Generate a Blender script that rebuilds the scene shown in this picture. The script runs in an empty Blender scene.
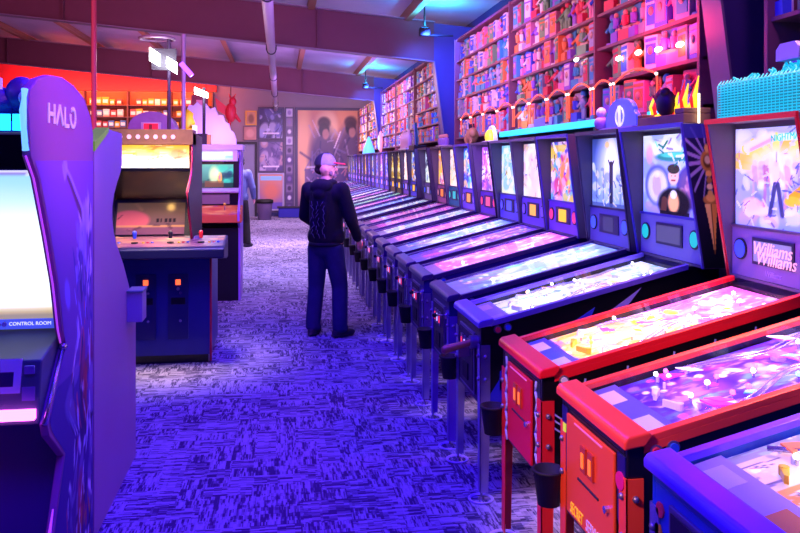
import bpy, bmesh, math, random
import numpy as np
from mathutils import Vector, Matrix
S = bpy.context.scene
COL = S.collection
PI = math.pi
R = math.radians

# ---------------------------------------------------------------- camera, world, exposure, lamps and added fills
cd = bpy.data.cameras.new('camera'); cam = bpy.data.objects.new('camera', cd); COL.objects.link(cam)
cam.location = (0, 0, 1.75); cam.rotation_euler = (R(90), 0, -R(8.5308))
cd.sensor_width = 36; cd.lens = 36.0; cd.shift_y = -(266.5 - 162) / 800; cd.clip_start = .05
S.camera = cam
w = bpy.data.worlds.new('world'); S.world = w; w.use_nodes = True
w.node_tree.nodes['Background'].inputs[0].default_value = (.10, .05, .35, 1)
w.node_tree.nodes['Background'].inputs[1].default_value = .25
S.view_settings.view_transform = 'Standard'; S.view_settings.look = 'None'
S.view_settings.exposure = 0.0; S.view_settings.gamma = 1; S.view_settings.use_curve_mapping = False

def area(name, loc, size, power, col, aim=None, spread=180):
    l = bpy.data.lights.new(name, 'AREA'); l.shape = 'RECTANGLE'; l.size, l.size_y = size
    l.energy = power; l.color = col; l.spread = R(spread)
    o = bpy.data.objects.new(name, l); COL.objects.link(o); o.location = loc
    if aim is not None:
        o.rotation_euler = (Vector(aim) - Vector(loc)).to_track_quat('-Z', 'Y').to_euler()
    return o
def point(name, loc, power, col, rad=.05, parent=None):
    l = bpy.data.lights.new(name, 'POINT'); l.energy = power; l.color = col; l.shadow_soft_size = rad
    o = bpy.data.objects.new(name, l); COL.objects.link(o); o.location = loc; o.parent = parent
    return o
def spot(name, loc, aim, power, col, ang=70, rad=.05, blend=.6):
    l = bpy.data.lights.new(name, 'SPOT'); l.energy = power; l.color = col; l.spot_size = R(ang)
    l.spot_blend = blend; l.shadow_soft_size = rad
    o = bpy.data.objects.new(name, l); COL.objects.link(o); o.location = loc
    o.rotation_euler = (Vector(aim) - Vector(loc)).to_track_quat('-Z', 'Y').to_euler()
    return o
BLUE = (.045, .006, 1.0); VIOLET = (.42, .16, 1.0); PINKW = (1.0, .70, .95)
area('blue_ceiling_lamp', (-.1, .6, 3.3), (1.2, 1.2), 130, BLUE)
area('blue_ceiling_lamp', (-.1, 3.8, 3.3), (1.2, 1.2), 150, BLUE)
area('blue_ceiling_lamp', (-.2, 7.2, 3.2), (1.2, 1.2), 130, BLUE)
area('row_lamp', (1.9, 2.6, 3.0), (.6, 2.6), 40, (1.0, .62, .62), spread=34)  # unseen pinkish fill added so the red machines show their colour
spot('front_panel_lamp', (-1.3, 1.2, 2.9), (1.05, 2.85, .75), 520, (1.0, .50, .16), 24, .15, .5)  # added warm spot without a fixture, lifts the machine fronts
spot('side_panel_lamp', (.9, 2.4, 3.2), (-.85, 3.35, 2.0), 230, (1.0, .28, .62), 28, .1, 1.0)  # pink spot added to tint the top of the lettered panel
area('left_aisle_lamp', (-.9, 6.2, 3.1), (.8, .8), 16, (1.0, .72, .55), aim=(-1.0, 6.9, 1.05), spread=40)  # made-up warm fill for the wooden board and control panel
area('far_wall_lamp', (.8, 23.2, 3.2), (2.5, .5), 38, (.85, .60, .95), aim=(.9, 26.2, 1.9))  # extra light added to brighten the far wall pictures
area('row_lamp', (1.9, 6.6, 3.0), (.6, 4.0), 36, (.95, .62, .95), spread=40)  # second added fill farther along the machine row
area('pink_aisle_lamp', (.2, 13.0, 3.3), (1.2, 1.8), 70, (.70, .52, 1.0), spread=100)
area('pink_aisle_lamp', (0, 17.0, 3.2), (1.5, 2.0), 150, (.95, .68, 1.0), spread=120)
area('pink_aisle_lamp', (.2, 22.8, 3.1), (2.5, 1.5), 170, (.95, .62, .95))
area('ceiling_glow_lamp', (-2.5, 8.0, 2.7), (3, 3), 80, (.95, .22, .55), aim=(-2.0, 12, 4.2))  # these floating area lights are added to stand in for ceiling bounce
area('ceiling_glow_lamp', (-2.5, 15.5, 2.7), (3, 3), 110, (.90, .25, .6), aim=(-2.0, 20, 4.2))
area('ceiling_glow_lamp', (1.0, 7.5, 2.7), (1.5, 2), 110, (.48, .22, 1.0), aim=(.8, 12, 4.2))
area('ceiling_glow_lamp', (1.0, 15.5, 2.7), (1.5, 2), 130, (.52, .24, 1.0), aim=(.8, 20, 4.2))
area('shelf_lamp', (1.3, 8.3, 3.1), (6, .3), 34, (1.0, .34, .46), aim=(2.9, 8.3, 2.8), spread=130)  # floating fills added to brighten the toy shelves
area('shelf_lamp', (1.3, 16.0, 3.1), (6, .3), 42, (1.0, .60, .70), aim=(2.9, 16.0, 2.7))
area('shelf_lamp', (1.3, 23.0, 3.0), (4, .3), 60, (1.0, .60, .62), aim=(2.9, 23.0, 2.6))
point('violet_wall_lamp', (2.2, 3.0, 3.1), 16, (.55, .16, .9), .08)  # invented violet fill for the dark column web and nearest shelving
point('red_shelf_lamp', (2.28, 5.0, 2.60), 26, (1, .03, .10), .08)
point('cyan_shelf_lamp', (2.35, 8.0, 2.2), 3, (.1, .6, 1.0), .08)

# ---------------------------------------------------------------- helpers
def lin(c):
    return tuple((x / 12.92 if x <= .04045 else ((x + .055) / 1.055) ** 2.4) for x in c)
def hexc(h):
    return tuple(int(h[i:i + 2], 16) / 255 for i in (0, 2, 4))
MATS = {}
def mat(name, h, rough=.5, metal=0.0, emit=0.0, ecol=None, noise=.0, nscale=30, spec=.5):
    if name in MATS: return MATS[name]
    m = bpy.data.materials.new(name); m.use_nodes = True
    nt = m.node_tree; b = nt.nodes['Principled BSDF']
    c = lin(hexc(h)) + (1,)
    b.inputs['Base Color'].default_value = c
    b.inputs['Roughness'].default_value = rough; b.inputs['Metallic'].default_value = metal
    b.inputs['Specular IOR Level'].default_value = spec
    if emit:
        b.inputs['Emission Color'].default_value = (lin(hexc(ecol)) + (1,)) if ecol else c
        b.inputs['Emission Strength'].default_value = emit
    if noise:
        tc = nt.nodes.new('ShaderNodeTexCoord'); n = nt.nodes.new('ShaderNodeTexNoise')
        n.inputs['Scale'].default_value = nscale; n.inputs['Detail'].default_value = 4
        nt.links.new(tc.outputs['Object'], n.inputs['Vector'])
        mx = nt.nodes.new('ShaderNodeMix'); mx.data_type = 'RGBA'
        mx.inputs[6].default_value = tuple(x * (1 - noise) for x in c[:3]) + (1,)
        mx.inputs[7].default_value = tuple(min(1, x * (1 + noise)) for x in c[:3]) + (1,)
        nt.links.new(n.outputs['Fac'], mx.inputs[0]); nt.links.new(mx.outputs[2], b.inputs['Base Color'])
    MATS[name] = m; return m
def art_mat(name, strength, base=1.0, rough=.35):
    if name in MATS: return MATS[name]
    m = bpy.data.materials.new(name); m.use_nodes = True; nt = m.node_tree; b = nt.nodes['Principled BSDF']
    a = nt.nodes.new('ShaderNodeAttribute'); a.attribute_name = 'Col'
    nt.links.new(a.outputs['Color'], b.inputs['Base Color']); nt.links.new(a.outputs['Color'], b.inputs['Emission Color'])
    b.inputs['Roughness'].default_value = rough
    if strength:
        mu = nt.nodes.new('ShaderNodeMath'); mu.operation = 'MULTIPLY'; mu.inputs[1].default_value = strength
        nt.links.new(a.outputs['Alpha'], mu.inputs[0]); nt.links.new(mu.outputs[0], b.inputs['Emission Strength'])
    MATS[name] = m; return m
def glass_mat(name, ior=1.3, tint=(1, 1, 1)):
    if name in MATS: return MATS[name]
    m = bpy.data.materials.new(name); m.use_nodes = True; nt = m.node_tree
    for n in list(nt.nodes):
        if n.type != 'OUTPUT_MATERIAL': nt.nodes.remove(n)
    out = nt.nodes['Material Output']; f = nt.nodes.new('ShaderNodeFresnel'); f.inputs[0].default_value = ior
    t = nt.nodes.new('ShaderNodeBsdfTransparent'); t.inputs[0].default_value = tint + (1,)
    g = nt.nodes.new('ShaderNodeBsdfGlossy'); g.inputs['Roughness'].default_value = .05
    mx = nt.nodes.new('ShaderNodeMixShader')
    nt.links.new(f.outputs[0], mx.inputs[0]); nt.links.new(t.outputs[0], mx.inputs[1]); nt.links.new(g.outputs[0], mx.inputs[2])
    nt.links.new(mx.outputs[0], out.inputs[0]); MATS[name] = m; return m

class MB:
    """mesh builder: collects shapes, each with a material"""
    def __init__(s): s.v = []; s.f = []; s.m = []; s.sm = []; s.mats = []
    def mi(s, m):
        if m not in s.mats: s.mats.append(m)
        return s.mats.index(m)
    def add(s, vs, fs, m, smooth=False):
        o = len(s.v); s.v += [tuple(v) for v in vs]; k = s.mi(m)
        for f in fs: s.f.append([i + o for i in f]); s.m.append(k); s.sm.append(smooth)
        return s
    def box(s, a, b, m):
        x0, y0, z0 = a; x1, y1, z1 = b
        vs = [(x0, y0, z0), (x1, y0, z0), (x1, y1, z0), (x0, y1, z0), (x0, y0, z1), (x1, y0, z1), (x1, y1, z1), (x0, y1, z1)]
        return s.add(vs, [(0, 3, 2, 1), (4, 5, 6, 7), (0, 1, 5, 4), (1, 2, 6, 5), (2, 3, 7, 6), (3, 0, 4, 7)], m)
    def prism(s, pts, a, b, m, axis='y'):
        """polygon in the plane normal to axis, extruded a..b"""
        n = len(pts)
        if axis == 'y': P = lambda p, t: (p[0], t, p[1])
        elif axis == 'x': P = lambda p, t: (t, p[0], p[1])
        else: P = lambda p, t: (p[0], p[1], t)
        vs = [P(p, a) for p in pts] + [P(p, b) for p in pts]
        fs = [tuple(range(n))[::-1], tuple(range(n, 2 * n))] + [(i, (i + 1) % n, n + (i + 1) % n, n + i) for i in range(n)]
        return s.add(vs, fs, m)
    def cyl(s, p, q, r, m, r2=None, n=16, cap=True, smooth=True):
        p = Vector(p); q = Vector(q); r2 = r if r2 is None else r2
        d = (q - p).normalized(); u = d.orthogonal().normalized(); v = d.cross(u)
        vs = []
        for c, rr in ((p, r), (q, r2)):
            for i in range(n):
                t = 2 * PI * i / n; vs.append(c + u * math.cos(t) * rr + v * math.sin(t) * rr)
        s.add(vs, [(i, (i + 1) % n, n + (i + 1) % n, n + i) for i in range(n)], m, smooth)
        if cap: s.add(vs, [tuple(range(n))[::-1], tuple(range(n, 2 * n))], m)
        return s
    def tube(s, pts, r, m, n=8, closed=False):
        P = [Vector(p) for p in pts]; N = len(P); vs = []
        for i, p in enumerate(P):
            a = P[i - 1] if (i or closed) else P[0]; b = P[(i + 1) % N] if (i < N - 1 or closed) else P[-1]
            d = (b - a).normalized(); u = d.cross(Vector((0, 0, 1)))
            if u.length < .05: u = d.cross(Vector((1, 0, 0)))
            u.normalize(); w_ = d.cross(u); rr = r[i] if isinstance(r, (list, tuple)) else r
            for k in range(n):
                t = 2 * PI * k / n; vs.append(p + u * math.cos(t) * rr + w_ * math.sin(t) * rr)
        fs = []
        for i in range(N if closed else N - 1):
            j = (i + 1) % N
            for k in range(n): fs.append((i * n + k, i * n + (k + 1) % n, j * n + (k + 1) % n, j * n + k))
        if not closed: fs += [tuple(range(n))[::-1], tuple(range((N - 1) * n, N * n))]
        return s.add(vs, fs, m, True)
    def lathe(s, prof, m, c=(0, 0, 0), n=20, sx=1, sy=1):
        vs = []
        for r, z in prof:
            for i in range(n):
                t = 2 * PI * i / n; vs.append((c[0] + r * sx * math.cos(t), c[1] + r * sy * math.sin(t), c[2] + z))
        K = len(prof)
        fs = [(k * n + i, k * n + (i + 1) % n, (k + 1) * n + (i + 1) % n, (k + 1) * n + i) for k in range(K - 1) for i in range(n)]
        return s.add(vs, fs, m, True)
    def ball(s, c, r, m, n=14, k=9):
        rx, ry, rz = (r, r, r) if not isinstance(r, (tuple, list)) else r
        prof = [(max(1e-4, math.sin(PI * i / k)), -math.cos(PI * i / k)) for i in range(k + 1)]
        vs = []
        for a, z in prof:
            for i in range(n):
                t = 2 * PI * i / n; vs.append((c[0] + rx * a * math.cos(t), c[1] + ry * a * math.sin(t), c[2] + rz * z))
        fs = [(j * n + i, j * n + (i + 1) % n, (j + 1) * n + (i + 1) % n, (j + 1) * n + i) for j in range(k) for i in range(n)]
        return s.add(vs, fs, m, True)
    def mesh(s, name):
        me = bpy.data.meshes.new(name); me.from_pydata(s.v, [], s.f)
        for m in s.mats: me.materials.append(m)
        me.polygons.foreach_set('material_index', s.m); me.polygons.foreach_set('use_smooth', s.sm)
        bm = bmesh.new(); bm.from_mesh(me); bmesh.ops.recalc_face_normals(bm, faces=bm.faces); bm.to_mesh(me); bm.free()
        return me
    def build(s, name, parent=None, bevel=0, **kw):
        return link(name, s.mesh(name), parent, bevel, **kw)
def link(name, me, parent=None, bevel=0, loc=None):
    o = bpy.data.objects.new(name, me); COL.objects.link(o); o.parent = parent
    if loc: o.location = loc
    if bevel:
        md = o.modifiers.new('bevel', 'BEVEL'); md.width = bevel; md.segments = 2; md.limit_method = 'ANGLE'
    return o
def tag(o, label, cat, group=None, kind=None):
    if label: o['label'] = label
    if cat: o['category'] = cat
    if group: o['group'] = group
    if kind: o['kind'] = kind
    return o
def thing(name, loc, label, cat, rz=0, group=None):
    o = bpy.data.objects.new(name, None); COL.objects.link(o); o.location = loc; o.rotation_euler = (0, 0, rz)
    o.empty_display_size = .1
    return tag(o, label, cat, group)
def struct(o): o['kind'] = 'structure'; return o

# ---------------------------------------------------------------- painted surfaces (colour attribute on a fine grid)
class Art:
    def __init__(s, W, H, bg, glow=1.0):
        s.W, s.H = W, H; s.a = np.zeros((H, W, 4)); s.a[:, :, :3] = hexc(bg); s.a[:, :, 3] = glow
        s.u, s.v = np.meshgrid((np.arange(W) + .5) / W, (np.arange(H) + .5) / H)
        s.asp = H / W
    def put(s, mask, c, a=1.0, glow=None):
        c = np.array(hexc(c)); m = (mask * a)[..., None]
        s.a[:, :, :3] = s.a[:, :, :3] * (1 - m) + c * m
        if glow is not None: s.a[:, :, 3] = s.a[:, :, 3] * (1 - m[..., 0]) + glow * m[..., 0]
        return s
    def ell(s, x, y, rx, ry, c, a=1., soft=.12, glow=None, ang=0):
        dx, dy = s.u - x, s.v - y
        ca, sa = math.cos(ang), math.sin(ang); X = dx * ca + dy * sa; Y = -dx * sa + dy * ca
        d = np.sqrt((X / rx) ** 2 + (Y / ry) ** 2)
        return s.put(np.clip((1 - d) / soft + .5, 0, 1), c, a, glow)
    def rect(s, x0, y0, x1, y1, c, a=1., glow=None):
        return s.put(((s.u >= x0) & (s.u <= x1) & (s.v >= y0) & (s.v <= y1)) * 1.0, c, a, glow)
    def line(s, x0, y0, x1, y1, wd, c, a=1., glow=None):
        dx, dy = x1 - x0, y1 - y0; L = dx * dx + dy * dy + 1e-9
        t = np.clip(((s.u - x0) * dx + (s.v - y0) * dy) / L, 0, 1)
        d = np.hypot(s.u - x0 - t * dx, s.v - y0 - t * dy)
        return s.put(np.clip((wd - d) / (wd * .4) + .5, 0, 1), c, a, glow)
    def grad(s, c0, c1, a=1., vert=True):
        t = (s.v if vert else s.u)[..., None]; g = np.array(hexc(c0)) * (1 - t) + np.array(hexc(c1)) * t
        s.a[:, :, :3] = s.a[:, :, :3] * (1 - a) + g * a; return s
    def blobs(s, rng, n, pal, r=(.03, .12), box=(0, 0, 1, 1), a=.8, glow=None, asp=1.):
        for _ in range(n):
            q = rng.uniform(*r)
            s.ell(rng.uniform(box[0], box[2]), rng.uniform(box[1], box[3]), q, q * rng.uniform(.4, 1.4) * asp, rng.choice(pal), a, .4, glow, rng.uniform(0, 3))
        return s
    def strokes(s, rng, n, pal, L=.2, wd=.008, box=(0, 0, 1, 1), a=.8, glow=None):
        for _ in range(n):
            x, y = rng.uniform(box[0], box[2]), rng.uniform(box[1], box[3]); t = rng.uniform(0, 2 * PI); l = rng.uniform(.3, 1) * L
            s.line(x, y, x + l * math.cos(t), y + l * math.sin(t), rng.uniform(.5, 1.6) * wd, rng.choice(pal), a, glow)
        return s
    def mesh(s, name, fn, m):
        """fn(u,v) gives numpy xyz arrays"""
        x, y, z = fn(s.u * s.W / (s.W - 1) - .5 / (s.W - 1), s.v * s.H / (s.H - 1) - .5 / (s.H - 1))
        W, H = s.W, s.H; co = np.stack([x, y, z], -1).reshape(-1, 3)
        i = np.arange((H - 1) * (W - 1)); r, c = i // (W - 1), i % (W - 1); b = r * W + c
        f = np.stack([b, b + 1, b + W + 1, b + W], -1)
        me = bpy.data.meshes.new(name); me.vertices.add(len(co)); me.vertices.foreach_set('co', co.ravel())
        me.loops.add(f.size); me.loops.foreach_set('vertex_index', f.ravel().astype(np.int32))
        me.polygons.add(len(f)); me.polygons.foreach_set('loop_start', (np.arange(len(f)) * 4).astype(np.int32))
        me.update(calc_edges=True); me.validate()
        ca = me.color_attributes.new('Col', 'FLOAT_COLOR', 'POINT')
        d = s.a.reshape(-1, 4).copy(); q = np.clip(d[:, :3], 0, 1); d[:, :3] = np.where(q <= .04045, q / 12.92, ((q + .055) / 1.055) ** 2.4)
        ca.data.foreach_set('color', d.ravel()); me.materials.append(m); return me

def text_mesh(txt, size, m, depth=.002, shear=0):
    cu = bpy.data.curves.new('text', 'FONT'); cu.body = txt; cu.size = size; cu.extrude = depth; cu.align_x = 'CENTER'; cu.align_y = 'CENTER'
    cu.shear = shear; cu.resolution_u = 3
    o = bpy.data.objects.new('text', cu); COL.objects.link(o); bpy.context.view_layer.update()
    me = bpy.data.meshes.new_from_object(o.evaluated_get(bpy.context.evaluated_depsgraph_get()))
    bpy.data.objects.remove(o); me.materials.clear(); me.materials.append(m); return me

def blob(name, prims, m, parent=None, voxel=.012, smooth=4):
    """one continuous surface grown from tapered limbs and ellipsoids"""
    b = MB()
    for p in prims:
        if p[0] == 'l':
            _, a, c, r1, r2 = p; b.cyl(a, c, r1, m, r2, n=14); b.ball(a, r1, m); b.ball(c, r2, m)
        else: b.ball(p[1], p[2], m, 16, 12)
    me = b.mesh(name); o = link(name, me)
    r = o.modifiers.new('r', 'REMESH'); r.mode = 'VOXEL'; r.voxel_size = voxel; r.use_smooth_shade = True
    sm = o.modifiers.new('s', 'SMOOTH'); sm.iterations = smooth; sm.factor = .5
    bpy.context.view_layer.update()
    n = bpy.data.meshes.new_from_object(o.evaluated_get(bpy.context.evaluated_depsgraph_get()))
    bpy.data.objects.remove(o); n.name = name
    n.materials.clear(); n.materials.append(m)
    n.polygons.foreach_set('use_smooth', [True] * len(n.polygons))
    return link(name, n, parent)
rnd = random.Random(7)

# ---------------------------------------------------------------- materials
CHROME = mat('chrome', 'C9C4D8', .22, .9); STEEL = mat('steel', '8E8A9C', .4, .8)
BLACK = mat('black_laminate', '0C0A12', .35); BLACKM = mat('black_matte', '08080C', .7)
DARK = mat('dark_grey', '2A2833', .55); GREY = mat('grey_plastic', '6A6678', .5)
WHITE = mat('white_plastic', 'E8E6EE', .4)
RED = mat('red_powdercoat', 'E0182A', .35); ORANGE = mat('orange_powdercoat', 'FF4E1E', .35)
REDM = mat('red_door', 'D8162A', .4); ORG2 = mat('orange_panel', 'F2541A', .4)
PURP = mat('violet_rail', '6A4FC0', .3, .5); BLUEC = mat('blue_cabinet', '1550C8', .35)
GOLD = mat('brass', 'D9A35A', .3, .8); WOOD = mat('plain_wood', 'A87952', .55, noise=.25, nscale=18)
GLASS = glass_mat('clear_glass', 1.15)

# ---------------------------------------------------------------- floor
def carpet():
    m = bpy.data.materials.new('woven_carpet'); m.use_nodes = True; nt = m.node_tree; b = nt.nodes['Principled BSDF']
    N = nt.nodes.new; L = nt.links.new
    tc = N('ShaderNodeTexCoord')
    def snap(sx, sy, off=0.0):
        d = N('ShaderNodeVectorMath'); d.operation = 'MULTIPLY'; d.inputs[1].default_value = (1 / sx, 1 / sy, 1)
        a = N('ShaderNodeVectorMath'); a.operation = 'ADD'; a.inputs[1].default_value = (off, off * 1.7, 0)
        f = N('ShaderNodeVectorMath'); f.operation = 'FLOOR'
        L(tc.outputs['Object'], d.inputs[0]); L(d.outputs[0], a.inputs[0]); L(a.outputs[0], f.inputs[0])
        wn = N('ShaderNodeTexWhiteNoise'); wn.noise_dimensions = '2D'; L(f.outputs[0], wn.inputs['Vector']); return wn.outputs['Value']
    def math_(op, a, c=None, v=None):
        n = N('ShaderNodeMath'); n.operation = op; L(a, n.inputs[0])
        if c is not None: L(c, n.inputs[1])
        if v is not None: n.inputs[1].default_value = v
        return n.outputs[0]
    def mixv(f, a, c):
        n = N('ShaderNodeMix'); n.data_type = 'FLOAT'; L(f, n.inputs[0]); L(a, n.inputs[2]); L(c, n.inputs[3]); return n.outputs[0]
    h = math_('ADD', snap(.070, .013), snap(.042, .007, 3.3)); h = math_('ADD', h, snap(.13, .026, 9.1))
    v = math_('ADD', snap(.013, .070, 5.5), snap(.007, .042, 7.7)); v = math_('ADD', v, snap(.026, .13, 1.9))
    sel = math_('GREATER_THAN', snap(.125, .125, 2.2), v=.5)
    tl = math_('GREATER_THAN', snap(.61, .61, .0), v=.55)
    sel2 = math_('GREATER_THAN', math_('ADD', sel, tl), v=.5)
    p = mixv(sel, h, v); p = math_('DIVIDE', p, v=3.0)
    p2 = math_('ADD', p, math_('MULTIPLY', snap(.61, .61, .0), v=.10))
    rp = N('ShaderNodeValToRGB'); rp.color_ramp.interpolation = 'LINEAR'
    e = rp.color_ramp.elements; e[0].position = .34; e[0].color = (.06, .05, .12, 1); e[1].position = .78; e[1].color = (.40, .36, .56, 1)
    x = e.new(.45); x.color = (.11, .09, .19, 1); x = e.new(.56); x.color = (.27, .24, .38, 1)
    L(p2, rp.inputs[0]); L(rp.outputs[0], b.inputs['Base Color']); b.inputs['Roughness'].default_value = .95
    b.inputs['Specular IOR Level'].default_value = .1
    return m
struct(MB().box((-9, -5, -.1), (3.05, 26.2, 0), carpet()).build('floor'))

# ---------------------------------------------------------------- ceiling, frames, walls
IRON = mat('primer_painted_steel', '6E3B44', .55, 0, noise=.12, nscale=3)
FLANGE = mat('flange_edge', '8F7A88', .45, .2)
ROOFM = bpy.data.materials.new('roof_insulation'); ROOFM.use_nodes = True
nt = ROOFM.node_tree; b_ = nt.nodes['Principled BSDF']; tc = nt.nodes.new('ShaderNodeTexCoord'); wv = nt.nodes.new('ShaderNodeTexNoise')
wv.inputs['Scale'].default_value = .9; wv.inputs['Detail'].default_value = 3; cr = nt.nodes.new('ShaderNodeValToRGB')
cr.color_ramp.elements[0].color = (.30, .28, .36, 1); cr.color_ramp.elements[1].color = (.72, .68, .80, 1)
nt.links.new(tc.outputs['Object'], wv.inputs['Vector']); nt.links.new(wv.outputs['Fac'], cr.inputs[0]); nt.links.new(cr.outputs[0], b_.inputs['Base Color'])
b_.inputs['Roughness'].default_value = .4
SL = .090
zb = lambda x: 3.53 - SL * (x + .15)          # underside of the frame rafters
zc = lambda x: zb(x) + .76                     # roof underside
struct(MB().prism([(-9, zc(-9)), (3.2, zc(3.2)), (3.2, zc(3.2) + .1), (-9, zc(-9) + .1)], -5, 26.4, ROOFM).build('ceiling'))
WALLP = mat('wall_panel', '3A3350', .8, noise=.1, nscale=4)
struct(MB().box((3.05, -5, 0), (3.2, 26.2, 4.1), mat('wall_dark_blue', '2B2560', .8)).build('wall_right'))
struct(MB().box((-9.15, -5, 0), (-9, 26.2, 5.2), WALLP).build('wall_left'))
struct(MB().box((-9, -5.15, 0), (3.05, -5, 5.2), WALLP).build('wall_back'))
struct(MB().box((-9, 26.2, 0), (3.05, 26.35, 5.2), mat('wall_far_paint', '9A8A9C', .8, noise=.08, nscale=2)).build('wall_far'))
struct(MB().box((-9, 26.14, 0), (3.05, 26.2, .12), mat('baseboard_blue', '2A2A60', .6)).build('baseboard_far'))
n = 1
for Y in (4.25, 12.2, 20.2):
    b = MB(); D = .60 if Y > 5 else .60
    # rafter: web + flanges
    b.prism([(-9, zb(-9)), (2.36, zb(2.36)), (2.36, zb(2.36) + D), (-9, zb(-9) + D)], Y - .012, Y + .012, IRON)
    b.prism([(-9, zb(-9) - .014), (2.36, zb(2.36) - .014), (2.36, zb(2.36)), (-9, zb(-9))], Y - .10, Y + .10, FLANGE)
    b.prism([(-9, zb(-9) + D), (2.36, zb(2.36) + D), (2.36, zb(2.36) + D + .014), (-9, zb(-9) + D + .014)], Y - .10, Y + .10, FLANGE)
    for xs in (-6.4, -3.1, .55):
        b.prism([(xs, zb(xs)), (xs + .012, zb(xs)), (xs + .012, zb(xs) + D), (xs, zb(xs) + D)], Y - .09, Y + .09, IRON)
    # tapered column: knee, web and inner flange
    b.prism([(2.36, zb(2.36)), (2.36, zb(2.36) + D), (3.04, zb(3.04) + D), (3.04, 0), (2.80, 0)], Y - .012, Y + .012, mat('column_web_paint', '4A3A78', .5, noise=.1, nscale=3))
    b.prism([(2.345, zb(2.36)), (2.36, zb(2.36)), (2.80, 0), (2.785, 0)], Y - .10, Y + .10, FLANGE)
    struct(b.build('trim_%d' % n)); n += 1
# roof purlins
PURL = mat('purlin_tan', '9A6A4A', .5)
for k, (xx, ww) in enumerate(((-7.6, .2), (-6.0, .2), (-4.4, .2), (-2.8, .2), (-1.2, .2), (.42, .2), (1.9, .2))):
    z = zc(xx) - .02
    o = MB().box((xx, -5, z - .14), (xx + .02, 26.1, z), PURL).box((xx, -5, z - .16), (xx + ww * .5, 26.1, z - .14), PURL).build('trim_%d' % n); struct(o); n += 1
# red fascia over the prize counter, on the far wall
FAS = mat('red_fascia_paint', 'C8283C', .5)
o = MB().box((-9, 26.02, 3.98), (-2.0, 26.19, 4.9), FAS).build('trim_%d' % n); struct(o); n += 1
area('red_fascia_lamp', (-5.0, 24.8, 4.15), (6, .3), 110, (1, .03, .08), aim=(-5, 26.2, 4.3))
area('amber_counter_lamp', (-5.0, 25.0, 3.9), (6, .3), 95, (1, .36, .05), aim=(-5, 26.2, 3.6))
area('white_counter_lamp', (-5.4, 24.4, 2.2), (5, .3), 36, (.8, .85, 1.0), aim=(-5.4, 26.2, 2.8))
# conduit running under the frames
p = thing('ceiling_pipe', (0, 0, 0), 'pale round pipe clamped under the roof beams along the aisle', 'pipe')
PIPE = mat('galvanised_pipe', 'B9A8B4', .4, .3)
MB().cyl((-.13, -4.9, 3.44), (-.13, 26.1, 3.44), .062, PIPE, n=20).build('pipe', p)
for Y in (4.25, 8.2, 12.2, 16.2, 20.2, 24):
    MB().cyl((-.13, Y - .02, 3.44), (-.13, Y + .02, 3.44), .075, DARK, n=20).box((-.21, Y - .02, 3.44), (-.195, Y + .02, zb(-.2)), DARK).box((-.065, Y - .02, 3.44), (-.05, Y + .02, zb(-.1)), DARK).build('clamp', p)
# posts
def pole(name, x, y, r, m, label, z1=None):
    o = MB().cyl((x, y, 0), (x, y, z1 or zb(x) - .0), r, m, n=16).box((x - r * 2, y - r * 2, 0), (x + r * 2, y + r * 2, .012), m)
    return tag(o.build(name), label, 'post')
pole('floor_to_beam_post', -1.87, 8.5, .027, mat('red_pole_paint', '7A2030', .45), 'dark red floor to ceiling post behind the grey cabinet side', zc(-1.87))
# lamps on stands
def stand(x, y, top, m, label, head):
    t = thing('floor_lamp', (x, y, 0), label, 'lamp')
    MB().cyl((0, 0, 0.02), (0, 0, top), .022, m).build('pole', t)
    MB().cyl((0, 0, 0), (0, 0, .02), .16, m).build('base', t)
    head(t); return t
LEDW = mat('white_led_panel', 'FFFFFF', .4, 0, 14)
def head1(t):
    MB().prism([(-.22, 3.13), (-.10, 3.05), (-.10, 2.90), (-.22, 2.97)], -.06, -.03, LEDW).build('led_panel', t)
    MB().prism([(-.02, 3.02), (.10, 2.95), (.10, 2.81), (-.02, 2.89)], -.06, -.03, LEDW).build('led_panel', t)
    MB().tube([(-.14 + .20 * math.cos(a), .20 * math.sin(a), 3.24) for a in [2 * PI * i / 24 for i in range(24)]], .018, FLANGE, closed=True).build('shade_ring', t)
    MB().box((-.20, -.03, 2.86), (.09, -.012, 3.12), DARK).build('bracket', t)
def head2(t):
    MB().prism([(-.13, 2.84), (.06, 2.76), (.06, 2.68), (-.13, 2.74)], -.06, -.03, LEDW).build('led_panel', t)
    MB().box((-.02, -.03, 2.70), (.02, .0, 2.84), DARK).build('bracket', t)
stand(-1.33, 10.0, 3.24, mat('dark_pole', '30203C', .5), 'black pole lamp with two bright white panels and a ring shade', head1)
point('panel_glow_lamp', (-1.38, 9.75, 2.95), 14, (.9, .9, 1), .1)
stand(-1.10, 12.0, 2.80, mat('dark_pole', '30203C', .5), 'thin dark pole lamp with one white panel on the grey box', head2)
point('panel_glow_lamp', (-1.12, 11.8, 2.72), 8, (1, .95, 1), .08)
t = thing('pole_lamp', (-1.31, 11.3, 0), 'white metal pole with a small violet tube lamp near its top', 'lamp')
MB().cyl((0, 0, 0), (0, 0, 3.5), .03, mat('white_pole', 'B8A8C8', .4, .3)).build('pole', t)
MB().cyl((-.03, -.05, 3.10), (.12, -.05, 2.93), .035, mat('violet_tube', '9A50FF', .4, 0, 3)).build('tube', t)
MB().cyl((0, 0, 0), (0, 0, .02), .15, DARK).build('base', t)

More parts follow.
